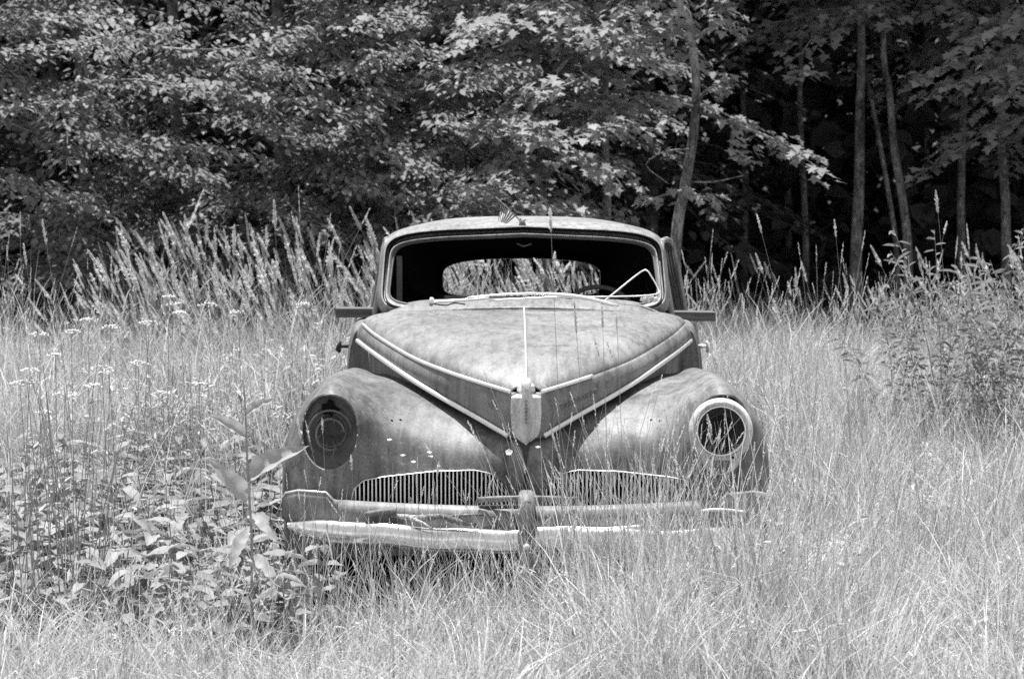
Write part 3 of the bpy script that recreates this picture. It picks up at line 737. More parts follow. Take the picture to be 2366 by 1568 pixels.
def blade(g, base, az, h, lean, curve, w, seg=4, rnd=None, dip=0):
    """a tapering blade: lean = angle from vertical at the foot, curve = extra bend along it"""
    pts = []; p = np.array(base, float); d = np.array([math.cos(az), math.sin(az)]); st = h / seg
    side = np.array([-d[1], d[0], 0]); tw = random.uniform(-.9, .9)
    side = side * math.cos(tw) + np.array([d[0], d[1], 0]) * math.sin(tw)
    V = []
    for i in range(seg + 1):
        t = i / seg; a = lean + curve * t ** 1.5
        ww = w * (1 - t ** 1.8) * (.75 + .25 * min(1, t * 4)) + .0003
        V += [p - side * ww / 2, p + side * ww / 2]
        p = p + st * np.array([d[0] * math.sin(a), d[1] * math.sin(a), math.cos(a)])
    F = [(2 * i, 2 * i + 1, 2 * i + 3, 2 * i + 2) for i in range(seg)]
    g.add(V, F, random.random() if rnd is None else rnd)
    return V[-1]

def rotmats(az, tilt, roll):
    """leaf lies in its local XY, +Y towards the tip; tilt lifts or drops the tip"""
    az, tilt, roll = map(np.asarray, (az, tilt, roll)); N = len(az)
    ca, sa, ct, st, cr, sr = np.cos(az), np.sin(az), np.cos(tilt), np.sin(tilt), np.cos(roll), np.sin(roll)
    Z = np.zeros(N); O = np.ones(N)
    Rz = np.stack([ca, -sa, Z, sa, ca, Z, Z, Z, O], 1).reshape(N, 3, 3)
    Rx = np.stack([O, Z, Z, Z, ct, -st, Z, st, ct], 1).reshape(N, 3, 3)
    Ry = np.stack([cr, Z, sr, Z, O, Z, -sr, Z, cr], 1).reshape(N, 3, 3)
    return Rz @ Rx @ Ry

OV = np.array([(0, 0, 0), (-.30, .28, .07), (-.24, .68, .05), (0, 1, -.04), (.24, .68, .05), (.30, .28, .07)])
OF = [(0, 3, 2, 1), (0, 5, 4, 3)]
mp = [(0, 0), (-.12, .10), (-.42, .02), (-.30, .24), (-.60, .48), (-.26, .50), (-.22, .66), (0, 1.0), (.22, .66), (.26, .50), (.60, .48), (.30, .24), (.42, .02), (.12, .10)]
MV = np.array([(x, y, .10 * abs(x) - .08 * y * y) for x, y in mp]); MF = [tuple(range(14))[::-1]]

def seedhead(g, p, d, length, width, n, rnd=.8):
    """spindle of many small spikelets round the axis p -> p + d*length"""
    d = np.array(d, float); d /= np.linalg.norm(d); p = np.array(p, float)
    u = np.cross(d, [.3, .9, .2]); u /= np.linalg.norm(u); w = np.cross(d, u)
    lump = [U_(.45, 1.25) for _ in range(12)]
    for k in range(n):
        t = (k + random.random()) / n; a = k * 2.4
        r = width * math.sin(min(1, (t * .85 + .15)) * math.pi) ** .6 * lump[int(t * 11)]
        o = u * math.cos(a) + w * math.sin(a)
        b = p + d * length * t; tip = b + d * length * .16 + o * r * random.uniform(.6, 1.2)
        s = np.cross(o, d) * width * .34
        m = (b + tip) / 2
        g.add([b, m + s, tip, m - s], [(0, 1, 2, 3)], min(1, max(0, random.gauss(rnd, .15))))
def stem(g, pts, r0, r1, rnd=.5):
    pts = [np.array(p, float) for p in pts]; V = []
    for i, p in enumerate(pts):
        r = r0 + (r1 - r0) * i / (len(pts) - 1)
        for k in range(3): a = k * 2.094; V.append(p + np.array([r * math.cos(a), r * math.sin(a), 0]))
    F = [(3 * i + k, 3 * i + (k + 1) % 3, 3 * i + 3 + (k + 1) % 3, 3 * i + 3 + k) for i in range(len(pts) - 1) for k in range(3)]
    g.add(V, F, rnd)
def arc(base, az, h, lean, curve, seg=6):
    p = np.array(base, float); out = [p.copy()]; d = (math.cos(az), math.sin(az)); a = lean
    for i in range(seg):
        a = lean + curve * ((i + 1) / seg) ** 1.5
        p = p + h / seg * np.array([d[0] * math.sin(a), d[1] * math.sin(a), math.cos(a)]); out.append(p.copy())
    return out, np.array([d[0] * math.sin(a), d[1] * math.sin(a), math.cos(a)])

SRC = {}
def proto(coll, me, name):
    c = SRC.get(coll)
    if c is None: c = SRC[coll] = bpy.data.collections.new(coll)
    o = bpy.data.objects.new(name, me); c.objects.link(o); return o

def clump_fine():
    g = Geo()
    for _ in range(80):
        r = .13 * math.sqrt(random.random()); a = U_(0, TAU)
        blade(g, (r * math.cos(a), r * math.sin(a), 0), U_(0, TAU), U_(.5, 1.0) * .55, U_(0, .35), U_(.1, 1.3), U_(.0026, .0060), 4)
    return g.mesh('clump', M['grass'])
def clump_arch():
    g = Geo()
    for _ in range(50):
        r = .11 * math.sqrt(random.random()); a = U_(0, TAU)
        blade(g, (r * math.cos(a), r * math.sin(a), 0), U_(0, TAU), U_(.6, 1.15) * .6, U_(.05, .4), U_(.6, 2.4), U_(.004, .011), 6)
    return g.mesh('clump', M['grass'])
def clump_stalky():
    g = Geo()
    for _ in range(40):
        r = .12 * math.sqrt(random.random()); a = U_(0, TAU)
        blade(g, (r * math.cos(a), r * math.sin(a), 0), U_(0, TAU), U_(.4, .9) * .5, U_(0, .4), U_(.2, 1.6), U_(.0025, .005), 5)
    for _ in range(12):
        r = .12 * math.sqrt(random.random()); a = U_(0, TAU)
        pts, d = arc((r * math.cos(a), r * math.sin(a), 0), U_(0, TAU), U_(.45, .72), U_(0, .2), U_(0, .6))
        stem(g, pts, .0012, .0007, .8); g.mi = 1; seedhead(g, pts[-1], d, U_(.03, .08), U_(.003, .0065), 18, .8); g.mi = 0
    return g.mesh('clump', [M['grass'], M['seed']])
def clump_weed():
    g = Geo()
    for _ in range(16):
        r = .12 * math.sqrt(random.random()); a = U_(0, TAU); h = U_(.2, .5)
        pts, d = arc((r * math.cos(a), r * math.sin(a), 0), U_(0, TAU), h, U_(0, .3), U_(0, .4))
        stem(g, pts, .0016, .0008, .3); K = 16
        T = np.array([pts[int(1 + (i / K) * 5)] + RNG.normal(0, .006, 3) for i in range(K)]); s = RNG.uniform(.018, .045, K)
        g.inst(OV * np.array([.55, 1, 1]), OF, rotmats(RNG.uniform(0, TAU, K), RNG.uniform(-.5, .6, K), RNG.normal(0, .4, K)) * s[:, None, None], T, RNG.random(K))
    for _ in range(20):
        r = .12 * math.sqrt(random.random()); a = U_(0, TAU)
        blade(g, (r * math.cos(a), r * math.sin(a), 0), U_(0, TAU), U_(.3, .6), U_(0, .3), U_(.1, 1.4), U_(.002, .004), 4)
    return g.mesh('clump', M['grass'])
def clump_reed(n=4, heads=True, nb=18, hw=1.0):
    g = Geo()
    for _ in range(n):
        r = .16 * math.sqrt(random.random()); a = U_(0, TAU); b = (r * math.cos(a), r * math.sin(a), 0)
        az = math.pi + random.gauss(0, .7); h = U_(.88, 1.27)
        pts, d = arc(b, az, h, U_(.03, .18), U_(.1, .45), 7); stem(g, pts, .0022, .0012, .5)
        g.mi = 1; seedhead(g, pts[-1] - d * .04, d, U_(.09, .18), U_(.011, .022) * hw, int(70 * hw), .7); g.mi = 0
        for q in range(5):
            k = random.randint(1, 5); blade(g, pts[k], U_(0, TAU) if q else az, U_(.18, .34), U_(.3, .8), U_(.4, 1.7), U_(.006, .011), 5, U_(.1, .7))
    for _ in range(nb):
        r = .16 * math.sqrt(random.random()); a = U_(0, TAU)
        blade(g, (r * math.cos(a), r * math.sin(a), 0), math.pi + random.gauss(0, 1.1), U_(.45, .85), U_(0, .3), U_(.2, 1.6), U_(.004, .009), 6, U_(0, .8))
    return g.mesh('clump', [M['reed'], M['seed']])
for k in range(4): proto('meadow_sources', clump_fine(), 'a_clump_%d' % k)
for k in range(3): proto('meadow_sources', clump_arch(), 'b_clump_%d' % k)
for k in range(3): proto('meadow_sources', clump_stalky(), 'c_clump_%d' % k)
for k in range(3): proto('meadow_sources', clump_weed(), 'd_clump_%d' % k)
def clump_wispy():
    g = Geo()
    for _ in range(7):
        r = .10 * math.sqrt(random.random()); a = U_(0, TAU)
        blade(g, (r * math.cos(a), r * math.sin(a), 0), U_(0, TAU), U_(.65, 1.0), U_(.02, .30), U_(.05, .8), U_(.003, .006), 7)
    for _ in range(2):
        pts, d = arc((U_(-.05, .05), U_(-.05, .05), 0), U_(0, TAU), U_(.7, .98), U_(.02, .3), U_(0, .5), 7)
        stem(g, pts, .0015, .0008, .7); g.mi = 1; seedhead(g, pts[-1], d, U_(.03, .07), U_(.004, .006), 18, .6); g.mi = 0
    return g.mesh('clump', [M['grass'], M['seed']])
for k in range(5): proto('meadow_sources', clump_wispy(), 'e_clump_%d' % k)
for k in range(6): proto('reed_sources', clump_reed(), 'r_clump_%d' % k)
for k in range(4): proto('reed_sources', clump_reed(2, True, 4, .62), 's_clump_%d' % k)

def scatter(name, coll, pts, rot, scl, idx, label, cat):
    me = bpy.data.meshes.new(name); N = len(pts); me.vertices.add(N); me.vertices.foreach_set('co', np.asarray(pts, np.float32).ravel())
    a = me.attributes.new('rot', 'FLOAT_VECTOR', 'POINT'); a.data.foreach_set('vector', np.asarray(rot, np.float32).ravel())
    a = me.attributes.new('scl', 'FLOAT_VECTOR', 'POINT'); a.data.foreach_set('vector', np.asarray(scl, np.float32).ravel())
    a = me.attributes.new('idx', 'INT', 'POINT'); a.data.foreach_set('value', np.asarray(idx, np.int32))
    me.update(); o = link(name, me)
    ng = bpy.data.node_groups.new(name, 'GeometryNodeTree')
    ng.interface.new_socket('Geometry', in_out='INPUT', socket_type='NodeSocketGeometry'); ng.interface.new_socket('Geometry', in_out='OUTPUT', socket_type='NodeSocketGeometry')
    N_ = ng.nodes; gi = N_.new('NodeGroupInput'); go = N_.new('NodeGroupOutput'); ip = N_.new('GeometryNodeInstanceOnPoints'); ci = N_.new('GeometryNodeCollectionInfo')
    ci.inputs['Collection'].default_value = SRC[coll]; ci.inputs['Separate Children'].default_value = True; ci.inputs['Reset Children'].default_value = True
    ip.inputs['Pick Instance'].default_value = True
    def na(nm_, t): q = N_.new('GeometryNodeInputNamedAttribute'); q.data_type = t; q.inputs[0].default_value = nm_; return q.outputs[0]
    Lk = ng.links.new; Lk(gi.outputs[0], ip.inputs['Points']); Lk(ci.outputs[0], ip.inputs['Instance'])
    Lk(na('idx', 'INT'), ip.inputs['Instance Index']); Lk(na('rot', 'FLOAT_VECTOR'), ip.inputs['Rotation']); Lk(na('scl', 'FLOAT_VECTOR'), ip.inputs['Scale'])
    Lk(ip.outputs[0], go.inputs[0])
    md = o.modifiers.new('scatter', 'NODES'); md.node_group = ng
    tag(o, label, cat, kind='stuff'); return o

def jgrid(x0f, x1f, y0, y1, sp):
    out = []; y = y0
    while y < y1:
        s = sp(y); x = x0f(y)
        while x < x1f(y): out.append((x + U_(-.5, .5) * s, y + U_(-.5, .5) * s)); x += s
        y += s
    return np.array(out)
halfw = lambda y: y * .225 + 1.7
pts = jgrid(lambda y: -halfw(y), halfw, 4.4, 16.4, lambda y: .085 + .007 * (y - 4.4))
def in_car(x, y, m=0.0):
    return (np.abs(x - CX) < .86 + m) & (y > 7.98 - m) & (y < 13.0 + m)
def patch_noise(x, y): return np.sin(x * 2.1 + y * 1.3) * np.sin(y * 1.9 - x * .8 + 2) * .5 + np.sin(x * 5.3 + 1) * np.sin(y * 4.1) * .25
x, y = pts[:, 0], pts[:, 1]
keep = ~in_car(x, y, .04); pts = pts[keep]; x, y = pts[:, 0], pts[:, 1]
leafy = ((x > -2.6) & (x < -.62 + .1 * np.sin(y * 5)) & (y > 7.05) & (y < 10.6) & (x > -.30 * y - .3))
keep = ~(leafy & (RNG.random(len(x)) < .80)); pts = pts[keep]; x, y = pts[:, 0], pts[:, 1]; leafy = leafy[keep]
hgt = np.interp(y, [4.4, 6, 7.5, 9, 12, 14.5, 16.4], [.75, .80, .92, 1.08, 1.36, 1.42, 1.2])
hgt *= 1 + .28 * patch_noise(x, y)
hgt *= np.where((x < -.8) & (y > 9.5) & (y < 13.4), 1.15, 1.0)
front = (y > 6.3) & (y < 8.1) & (np.abs(x - CX) < 1.0)
lowf = np.interp(x - CX, [-1.0, -.7, 0, .25, .6, 1.0], [.90, .70, .78, 1.06, 1.26, 1.28])
hgt = np.where(front, lowf * (.88 + .12 * hgt), hgt)
hgt = np.where(leafy, hgt * .7, hgt)
side = (np.abs(x - CX) < 1.15) & (y > 7.8) & (y < 11.5); hgt = np.where(side, hgt * np.where(x < CX, 1.12, .68), hgt)
N = len(pts)
idx = RNG.choice(13, N, p=np.array([.13] * 4 + [.075] * 3 + [.030] * 3 + [.045] * 3) / (.13 * 4 + .075 * 3 + .030 * 3 + .045 * 3))
idx = np.where((x < -.8) & (y > 8.8) & (y < 13.2) & (RNG.random(N) < np.where(x > -1.8, .55, .22)), RNG.integers(10, 13, N), idx)
rot = np.stack([RNG.normal(0, .10, N), RNG.normal(-.05, .10, N), RNG.uniform(0, TAU, N)], 1)
s = hgt * RNG.uniform(.8, 1.15, N)
we = [(U_(.10, 1.0), U_(7.05, 7.72), U_(.75, 1.12)) for _ in range(80)] + [(U_(-.85, .1), U_(7.1, 7.6), U_(.55, .80)) for _ in range(34)]
for _ in range(620):
    q = U_(4.8, 13); we.append((U_(-1, 1) * halfw(q), q, U_(.5, .8) if q < 8 else U_(.8, 1.1)))
we = np.array([q for q in we if not (abs(q[0] - CX) < .95 and q[1] > 7.72) and not (q[2] > .45 and abs(q[0] - .45) < .5 and q[1] < 7.0)]); WN = len(we)
x = np.concatenate([x, we[:, 0]]); y = np.concatenate([y, we[:, 1]]); s = np.concatenate([s, we[:, 2]]); idx = np.concatenate([idx, RNG.integers(13, 18, WN)])
rot = np.concatenate([rot, np.stack([RNG.normal(0, .08, WN), RNG.normal(0, .08, WN), RNG.uniform(0, TAU, WN)], 1)])
scatter('meadow_grass', 'meadow_sources', np.stack([x, y, ground_z(x, y) - .01], 1), rot, np.stack([np.sqrt(s), np.sqrt(s), s], 1), idx,
        'dense sunlit meadow grass and small weeds filling the whole clearing', 'grass')

# tall reed grass behind the car, in two drifts
rp = []
for _ in range(2600):
    yy = U_(12.6, 16.0); xx = U_(-halfw(yy), halfw(yy)); t = xx / yy * FP + 1183
    dens = np.interp(t, [0, 200, 260, 400, 800, 1150, 1300, 1550, 1700, 2050, 2120, 2366], [.16, .16, .42, .62, .60, .60, .55, .30, .22, .26, .5, .5])
    if t < 240: dens = .16 if yy < 14 else .08
    if random.random() < dens * .42 and not in_car(xx, yy, .15): rp.append((xx, yy, t))
rp = np.array(rp); N = len(rp)
hs = np.interp(rp[:, 2], [0, 220, 300, 500, 900, 1200, 1550, 1700, 2050, 2130, 2366], [.74, .76, .98, 1.04, 1.02, 1.05, .90, .82, .78, .92, .95])
hs *= np.interp(rp[:, 1], [11.8, 13, 16], [.93, 1.0, 1.0]) * RNG.uniform(.76, 1.06, N)
scatter('reed_grass', 'reed_sources', np.stack([rp[:, 0], rp[:, 1], ground_z(rp[:, 0], rp[:, 1])], 1),
        np.stack([RNG.normal(0, .13, N), RNG.normal(-.05, .13, N), RNG.normal(0, .6, N)], 1), np.stack([hs, hs, hs], 1), np.where(((rp[:, 2] > 1560) & (RNG.random(N) < .8)) | (rp[:, 2] < 240), RNG.integers(6, 10, N), RNG.integers(0, 6, N)),
        'tall reed grass with pale plumes leaning left behind the car', 'reed grass')

# ------------------------------------------------------------------ broad-leaved plants, lower left
def leafshape(name, fold=.10, droop=.22, wid=.33, heart=.0, mat=None, nl=7):
    V = []; F = []
    for i in range(nl + 1):
        t = i / nl; w = wid * math.sin(math.pi * min(1, t * .92 + .08)) ** .75 * (1 - t * .35) if t < 1 else 0
        z = -droop * t * t; y_ = t
        wv = wid * .10 * math.sin(i * 2.3 + fold * 40); z += .015 * math.sin(i * 1.7)
        V += [(-w + wv, y_ - .04 * (w > .1), z + fold * w * 2 + .02 * math.sin(i * 2)), (-w * .5, y_, z + fold * w * .7), (0, y_, z), (w * .5, y_, z + fold * w * .7), (w, y_ - .04 * (w > .1), z + fold * w * 2 - .01 * math.sin(i * 2))]
    for i in range(nl):
        for k in range(4): a = i * 5 + k; F.append((a, a + 5, a + 6, a + 1))
    me = bpy.data.meshes.new(name); me.from_pydata(V, [], F); me.update(); me.polygons.foreach_set('use_smooth', [True] * len(F))
    at = me.attributes.new('rnd', 'FLOAT', 'POINT'); at.data.foreach_set('value', [random.random()] * len(V)); me.materials.append(mat); return me
LM = [leafshape('leaf', U_(.05, .35), U_(.05, .5), U_(.28, .36), mat=M['broad']) for _ in range(10)]
def leafy_plant(x, y, h, nl, label, group, name='leafy_plant', cat='leafy plant', smin=.085, smax=.135):
    r = empty(name, (x, y, float(ground_z(np.array(x), np.array(y))))); tag(r, label, cat, group)
    lean = (U_(-.08, .08), U_(-.1, .05)); mb = MB()
    mb.tube([(0, 0, 0), (lean[0] * .5, lean[1] * .5, h * .55), (lean[0], lean[1], h)], [.004, .003, .002], 5); mb.build('stem', M['stem'], r)
    a0 = U_(0, TAU)
    for k in range(nl):
        t = .30 + .70 * (k // 2 + 1) / (nl / 2); t = min(t, 1.0); a = a0 + (k % 2) * math.pi + (k // 2) * 1.45 + U_(-.3, .3)
        o = bpy.data.objects.new('leaf', random.choice(LM)); COL.objects.link(o); o.parent = r
        o.location = (lean[0] * t, lean[1] * t, h * t); sc = U_(smin, smax) * (1.1 - .35 * t)
        o.scale = (sc, sc, sc); o.rotation_euler = (U_(-.30, .35), U_(-.30, .30), a)
    return r
spots = []
tries = 0
while len(spots) < 128 and tries < 20000:
    tries += 1; yy = U_(7.15, 10.6); xx = U_(-.235 * yy, -.60)
    if yy > 7.7 and xx > -.90: continue
    if any((xx - a) ** 2 + (yy - b) ** 2 < .10 ** 2 for a, b in spots): continue
    spots.append((xx, yy))
for (xx, yy) in [(-.66, 7.05), (-.52, 7.25), (-.35, 7.35), (-.22, 7.4), (-.75, 7.3), (-.80, 7.5), (.0, 7.35), (-.45, 7.0), (-.1, 7.1)] + [(-.98, 7.3), (-.92, 7.5), (-.90, 7.62), (-1.0, 7.7), (-.88, 7.35), (-.86, 7.7)]: spots.append((xx, yy))
for i, (xx, yy) in enumerate(spots):
    infront = xx > -.60
    leafy_plant(xx, yy, (U_(.22, .32) if infront else U_(.36, .52)), 8 if infront else random.choice((10, 12)),
                'low broad leaved plant under the front bumper of the car' if infront else 'broad leaved green plant in the dense bed left of the car',
                'broad leaved plants under the bumper' if infront else 'broad leaved plants left of the car')
# understory leaves that no one could count
g = Geo(); K = 4200
yy = RNG.uniform(7.1, 10.6, K); xx = RNG.uniform(-.25, 0, K) * yy; xx = np.where(xx > -.66, RNG.uniform(-2.3, -.7, K), xx)
okk = ~((yy > 7.6) & (xx > -.95)); xx, yy = xx[okk], yy[okk]; K = len(xx)
T = np.stack([xx, yy, RNG.uniform(.08, .36, K)], 1); s = RNG.uniform(.05, .10, K)
g.inst(OV * np.array([1.05, 1, 1]), OF, rotmats(RNG.uniform(0, TAU, K), RNG.uniform(-.6, .4, K), RNG.normal(0, .3, K)) * s[:, None, None], T, RNG.random(K))
tag(link('leaf_undergrowth', g.mesh('leaf_undergrowth', M['broad'])), 'shaded lower leaves filling the bed left of the car', 'undergrowth', kind='stuff')

# ------------------------------------------------------------------ singled-out stalks, flowers, tall weeds
def stalk_path(p_top, foot, n=9, bow=0.0):
    a = Vector(foot); b = Vector(p_top); out = []
    for i in range(n):
        t = i / (n - 1); p = a.lerp(b, t); p.x += (b.x - a.x) * (t ** 2 - t) * .6 + bow * math.sin(t * math.pi); out.append(p)
    return out
def grass_stalk(px, py, y, foot_dx, label, heads=((0, .10, .011),), name='grass_stalk', leaves=2, r=.0016, hd=None, cat='grass stalk', group='grass stalks standing in front of the car'):
    top = W(px, py, y); foot = Vector((top.x + foot_dx, top.y + U_(-.06, .06), .0))
    root = empty(name, foot); tag(root, label, cat, group)
    path = [p - foot for p in stalk_path(top, foot)]
    g = Geo(); stem(g, path, r, r * .5, .5); link('stem', g.mesh('stem', M['stem']), None, root)
    d = (path[-1] - path[-2]).normalized()
    for (back, ln, wd) in heads:
        g = Geo(); i = len(path) - 1 - int(back); p = path[i]
        dd = d if back == 0 else (d + Vector((U_(-.8, .8), U_(-.2, .2), 0))).normalized()
        if back: g2 = Geo(); q = p + dd * .05; stem(g2, [p, q], r * .5, r * .4, .5); link('side_stem', g2.mesh('side_stem', M['stem']), None, root); p = q
        seedhead(g, p - dd * ln * .5 if back == 0 else p, dd, ln, wd, 46, .7); link('seed_head', g.mesh('seed_head', M['seed']), None, root)
    for k in range(leaves):
        g = Geo(); i = random.randint(1, 4); blade(g, path[i], U_(0, TAU), U_(.15, .3), U_(.2, .6), U_(.3, 1.4), U_(.004, .007), 6, U_(.2, .8)); link('leaf', g.mesh('leaf', M['grass']), None, root)
    return root
ST = [
 (1272, 512, 7.0, .05, 'tallest seed stalk, its heads standing before the windshield opening', ((0, .07, .010), (1, .035, .009), (1, .05, .008), (1, .05, .007))),
 (1392, 735, 6.6, .03, 'drooping seed stalk rising across the right half of the hood', ((0, .06, .008), (1, .05, .006))),
 (1330, 740, 6.8, .06, 'grey seed stalk before the hood just right of the centre trim', ((0, .09, .008),)),
 (1425, 745, 6.9, .04, 'seed stalk reaching up to the rear right of the hood', ((0, .05, .007), (1, .05, .006))),
 (1280, 1015, 7.5, .13, 'slanting seed stalk whose head points at the nose emblem', ((0, .09, .006),)),
 (690, 985, 7.6, .10, 'pair-like left seed stalk before the empty left lamp opening', ((0, .09, .008),)),
 (712, 1000, 7.5, .12, 'seed stalk crossing the lower edge of the left lamp opening', ((0, .07, .006),)),
 (745, 985, 7.7, .03, 'short seed stalk standing inside the view of the left lamp', ((0, .05, .006),)),
 (812, 1070, 7.6, .03, 'small seed stalk left of the left grille corner', ((0, .05, .006),)),
 (1545, 1030, 7.3, -.30, 'long bare stalk leaning right across the right fender', ((0, .05, .003),)),
 (1012, 1085, 7.6, -.05, 'stalk with a fuzzy tip over the left grille', ((0, .04, .008),)),
 (1640, 985, 7.55, .12, 'feathery grass plume drooping across the right headlight ring', ((0, .07, .010), (1, .05, .007), (1, .05, .007), (2, .04, .006))),
 (2165, 470, 10.5, .12, 'tallest bright seed stalk at the right before the dark wood', ((0, .10, .012), (1, .06, .010))),
 (1755, 520, 10.8, .25, 'lone tall seed stalk right of the car against the dark wood', ((0, .09, .009),)),
 (1930, 530, 11.0, .10, 'single seed stalk below the thick trunk at right', ((0, .08, .010),)),
 (103, 540, 10.5, .14, 'tall beaded seed stalk at the far left against the dark wood', ((0, .11, .010),)),
 (450, 490, 11.2, -.40, 'thick seed spike leaning right over the reed grass at left', ((0, .20, .014),)),
 (58, 590, 10.0, .10, 'seed stalk at the left edge of the clearing', ((0, .09, .010), (1, .05, .010))),
]
for (px, py, y, dx, lab, hd) in ST: grass_stalk(px, py, y, dx, lab, hd)
# wiry upright stems, tall clump at left
def wiry_clump(cx, cy, n, label, spread, hmin, hmax):
    r = empty('wiry_grass_clump', (cx, cy, 0)); tag(r, label, 'grass clump')
    for k in range(n):
        g = Geo(); az = U_(0, TAU); q = abs(random.gauss(0, spread))
        pts, d = arc((U_(-.07, .07), U_(-.05, .05), 0), az, U_(hmin, hmax), q * .5, q, 8); stem(g, pts, .0030, .0012, U_(.1, .7))
        link('stalk', g.mesh('stalk', M['stem']), None, r)
wiry_clump(W(560, 1150, 7.6).x - .56, 7.6, 26, 'tall wiry clump of upright bare stalks rising from the leaf bed at left', .22, .75, 1.15)
wiry_clump(W(450, 1150, 7.2).x - .55, 7.2, 16, 'thinner clump of leaning bare stalks near the left edge', .28, .6, .95)

# big dock plant left of the bumper
dk = empty('dock_plant', (W(575, 1200, 7.1).x, 7.1, 0)); tag(dk, 'tall coarse plant with long wide leaves beside the left fender', 'large leaved plant')
d0 = dk.location.copy()
mb = MB(); mb.tube([(0, 0, 0), W(582, 1250, 7.1) - d0, W(572, 1080, 7.1) - d0, W(566, 930, 7.1) - d0, W(560, 840, 7.1) - d0], [.005, .0045, .004, .003, .0015], 6); mb.build('stem', M['stem'], dk)
DL = [((575, 1110), (672, 1015), .30), ((568, 1010), (490, 955), .24), ((575, 1150), (505, 1075), .24), ((575, 1190), (635, 1225), .25), ((578, 1230), (520, 1290), .26), ((578, 1290), (650, 1335), .25), ((569, 960), (606, 915), .2)]
for (b, t, w) in DL:
    pb = W(b[0], b[1], 7.1) - d0; pt = W(t[0], t[1], 7.02) - d0; ax = pt - pb; ln = ax.length
    me = leafshape('leaf', U_(.1, .4), U_(.1, .5), w * U_(.7, .95), mat=M['dock'], nl=12)
    o = bpy.data.objects.new('leaf', me); COL.objects.link(o); o.parent = dk
    yv = ax.normalized(); zv = Vector((U_(-.4, .4), -.7, .6)); xv = yv.cross(zv).normalized(); zv = xv.cross(yv)
    Rm = Matrix((xv * ln, yv * ln, zv * ln)).transposed().to_4x4(); Rm.translation = pb; o.matrix_local = Rm

# small white flowers before the grille
FL = [(900, 1017, 'single nodding white flower left of the group over the left grille'), (931, 1053, 'small white flower low over the middle of the left grille'),
      (992, 1046, 'upper one of two close white flowers over the left grille'), (995, 1056, 'lower one of two close white flowers over the left grille'),
      (1176, 1045, 'widest open white flower just left of the emblem point'), (1243, 1034, 'white cup flower just right of the emblem point'), (955, 1068, 'white bud nearest the left grille rim')]
for (px, py, lab) in FL:
    top = W(px, py, 7.62); foot = Vector((top.x + U_(.0, .1), 7.6, 0)); r = empty('white_flower', foot); tag(r, lab, 'flower', 'white flowers before the car')
    path = [p - foot for p in stalk_path(top, foot)]; g = Geo(); stem(g, path, .0013, .0008, .6); link('stem', g.mesh('stem', M['stem']), None, r)
    tp = path[-1]
    for k in range(5):
        a = k * TAU / 5 + .3; s = .012 if px == 1176 else .0085
        nrm = Matrix.Rotation(.9 if px == 1176 else U_(.15, .4), 3, 'X')
        v = [tp + nrm @ Vector(q) for q in [(0, 0, 0), (s * .9 * math.cos(a - .62), s * .9 * math.sin(a - .62), .003), (s * 1.12 * math.cos(a), s * 1.12 * math.sin(a), .004), (s * .9 * math.cos(a + .62), s * .9 * math.sin(a + .62), .003)]]
        MB().add(v, [(0, 1, 2, 3)]).build('petal', M['petal'], r)
def bushy_weed(px, y, h, n, label):
    b = W(px, 900, y); root = empty('bushy_weed', (b.x, y, 0)); tag(root, label, 'weed', 'bushy weeds at the right edge'); g = Geo(); ms = Geo()
    for k in range(n):
        pts, d = arc((U_(-.16, .16), U_(-.12, .12), 0), U_(0, TAU), h * U_(.7, 1.05), U_(0, .25), U_(.1, .7), 9); stem(ms, pts, .004, .0015, .4); K = 44; T = []; A = []
        for q in range(K): f = 1.5 + 7.5 * q / K; i0 = min(int(f), 8); T.append(pts[i0] * (1 - f + i0) + pts[i0 + 1] * (f - i0)); A.append(q * 2.4)
        g.inst(OV * np.array([.30, 1, 1.5]), OF, rotmats(np.array(A), RNG.normal(.05, .35, K), RNG.normal(0, .3, K)) * RNG.uniform(.05, .10, K)[:, None, None], np.array(T), RNG.random(K))
    link('stems', ms.mesh('stems', M['stem']), None, root)['kind'] = 'stuff'; tag(link('foliage', g.mesh('foliage', M['broad']), None, root), kind='stuff')
bushy_weed(2240, 11.4, 1.42, 20, 'dark bushy weed with arching leaves standing highest at the right edge of the meadow')
bushy_weed(2350, 11.0, 1.25, 16, 'bushy weed cut by the right edge of the picture')
bushy_weed(2130, 11.8, 1.15, 12, 'smaller bushy weed on the left side of the right hand weed clump')
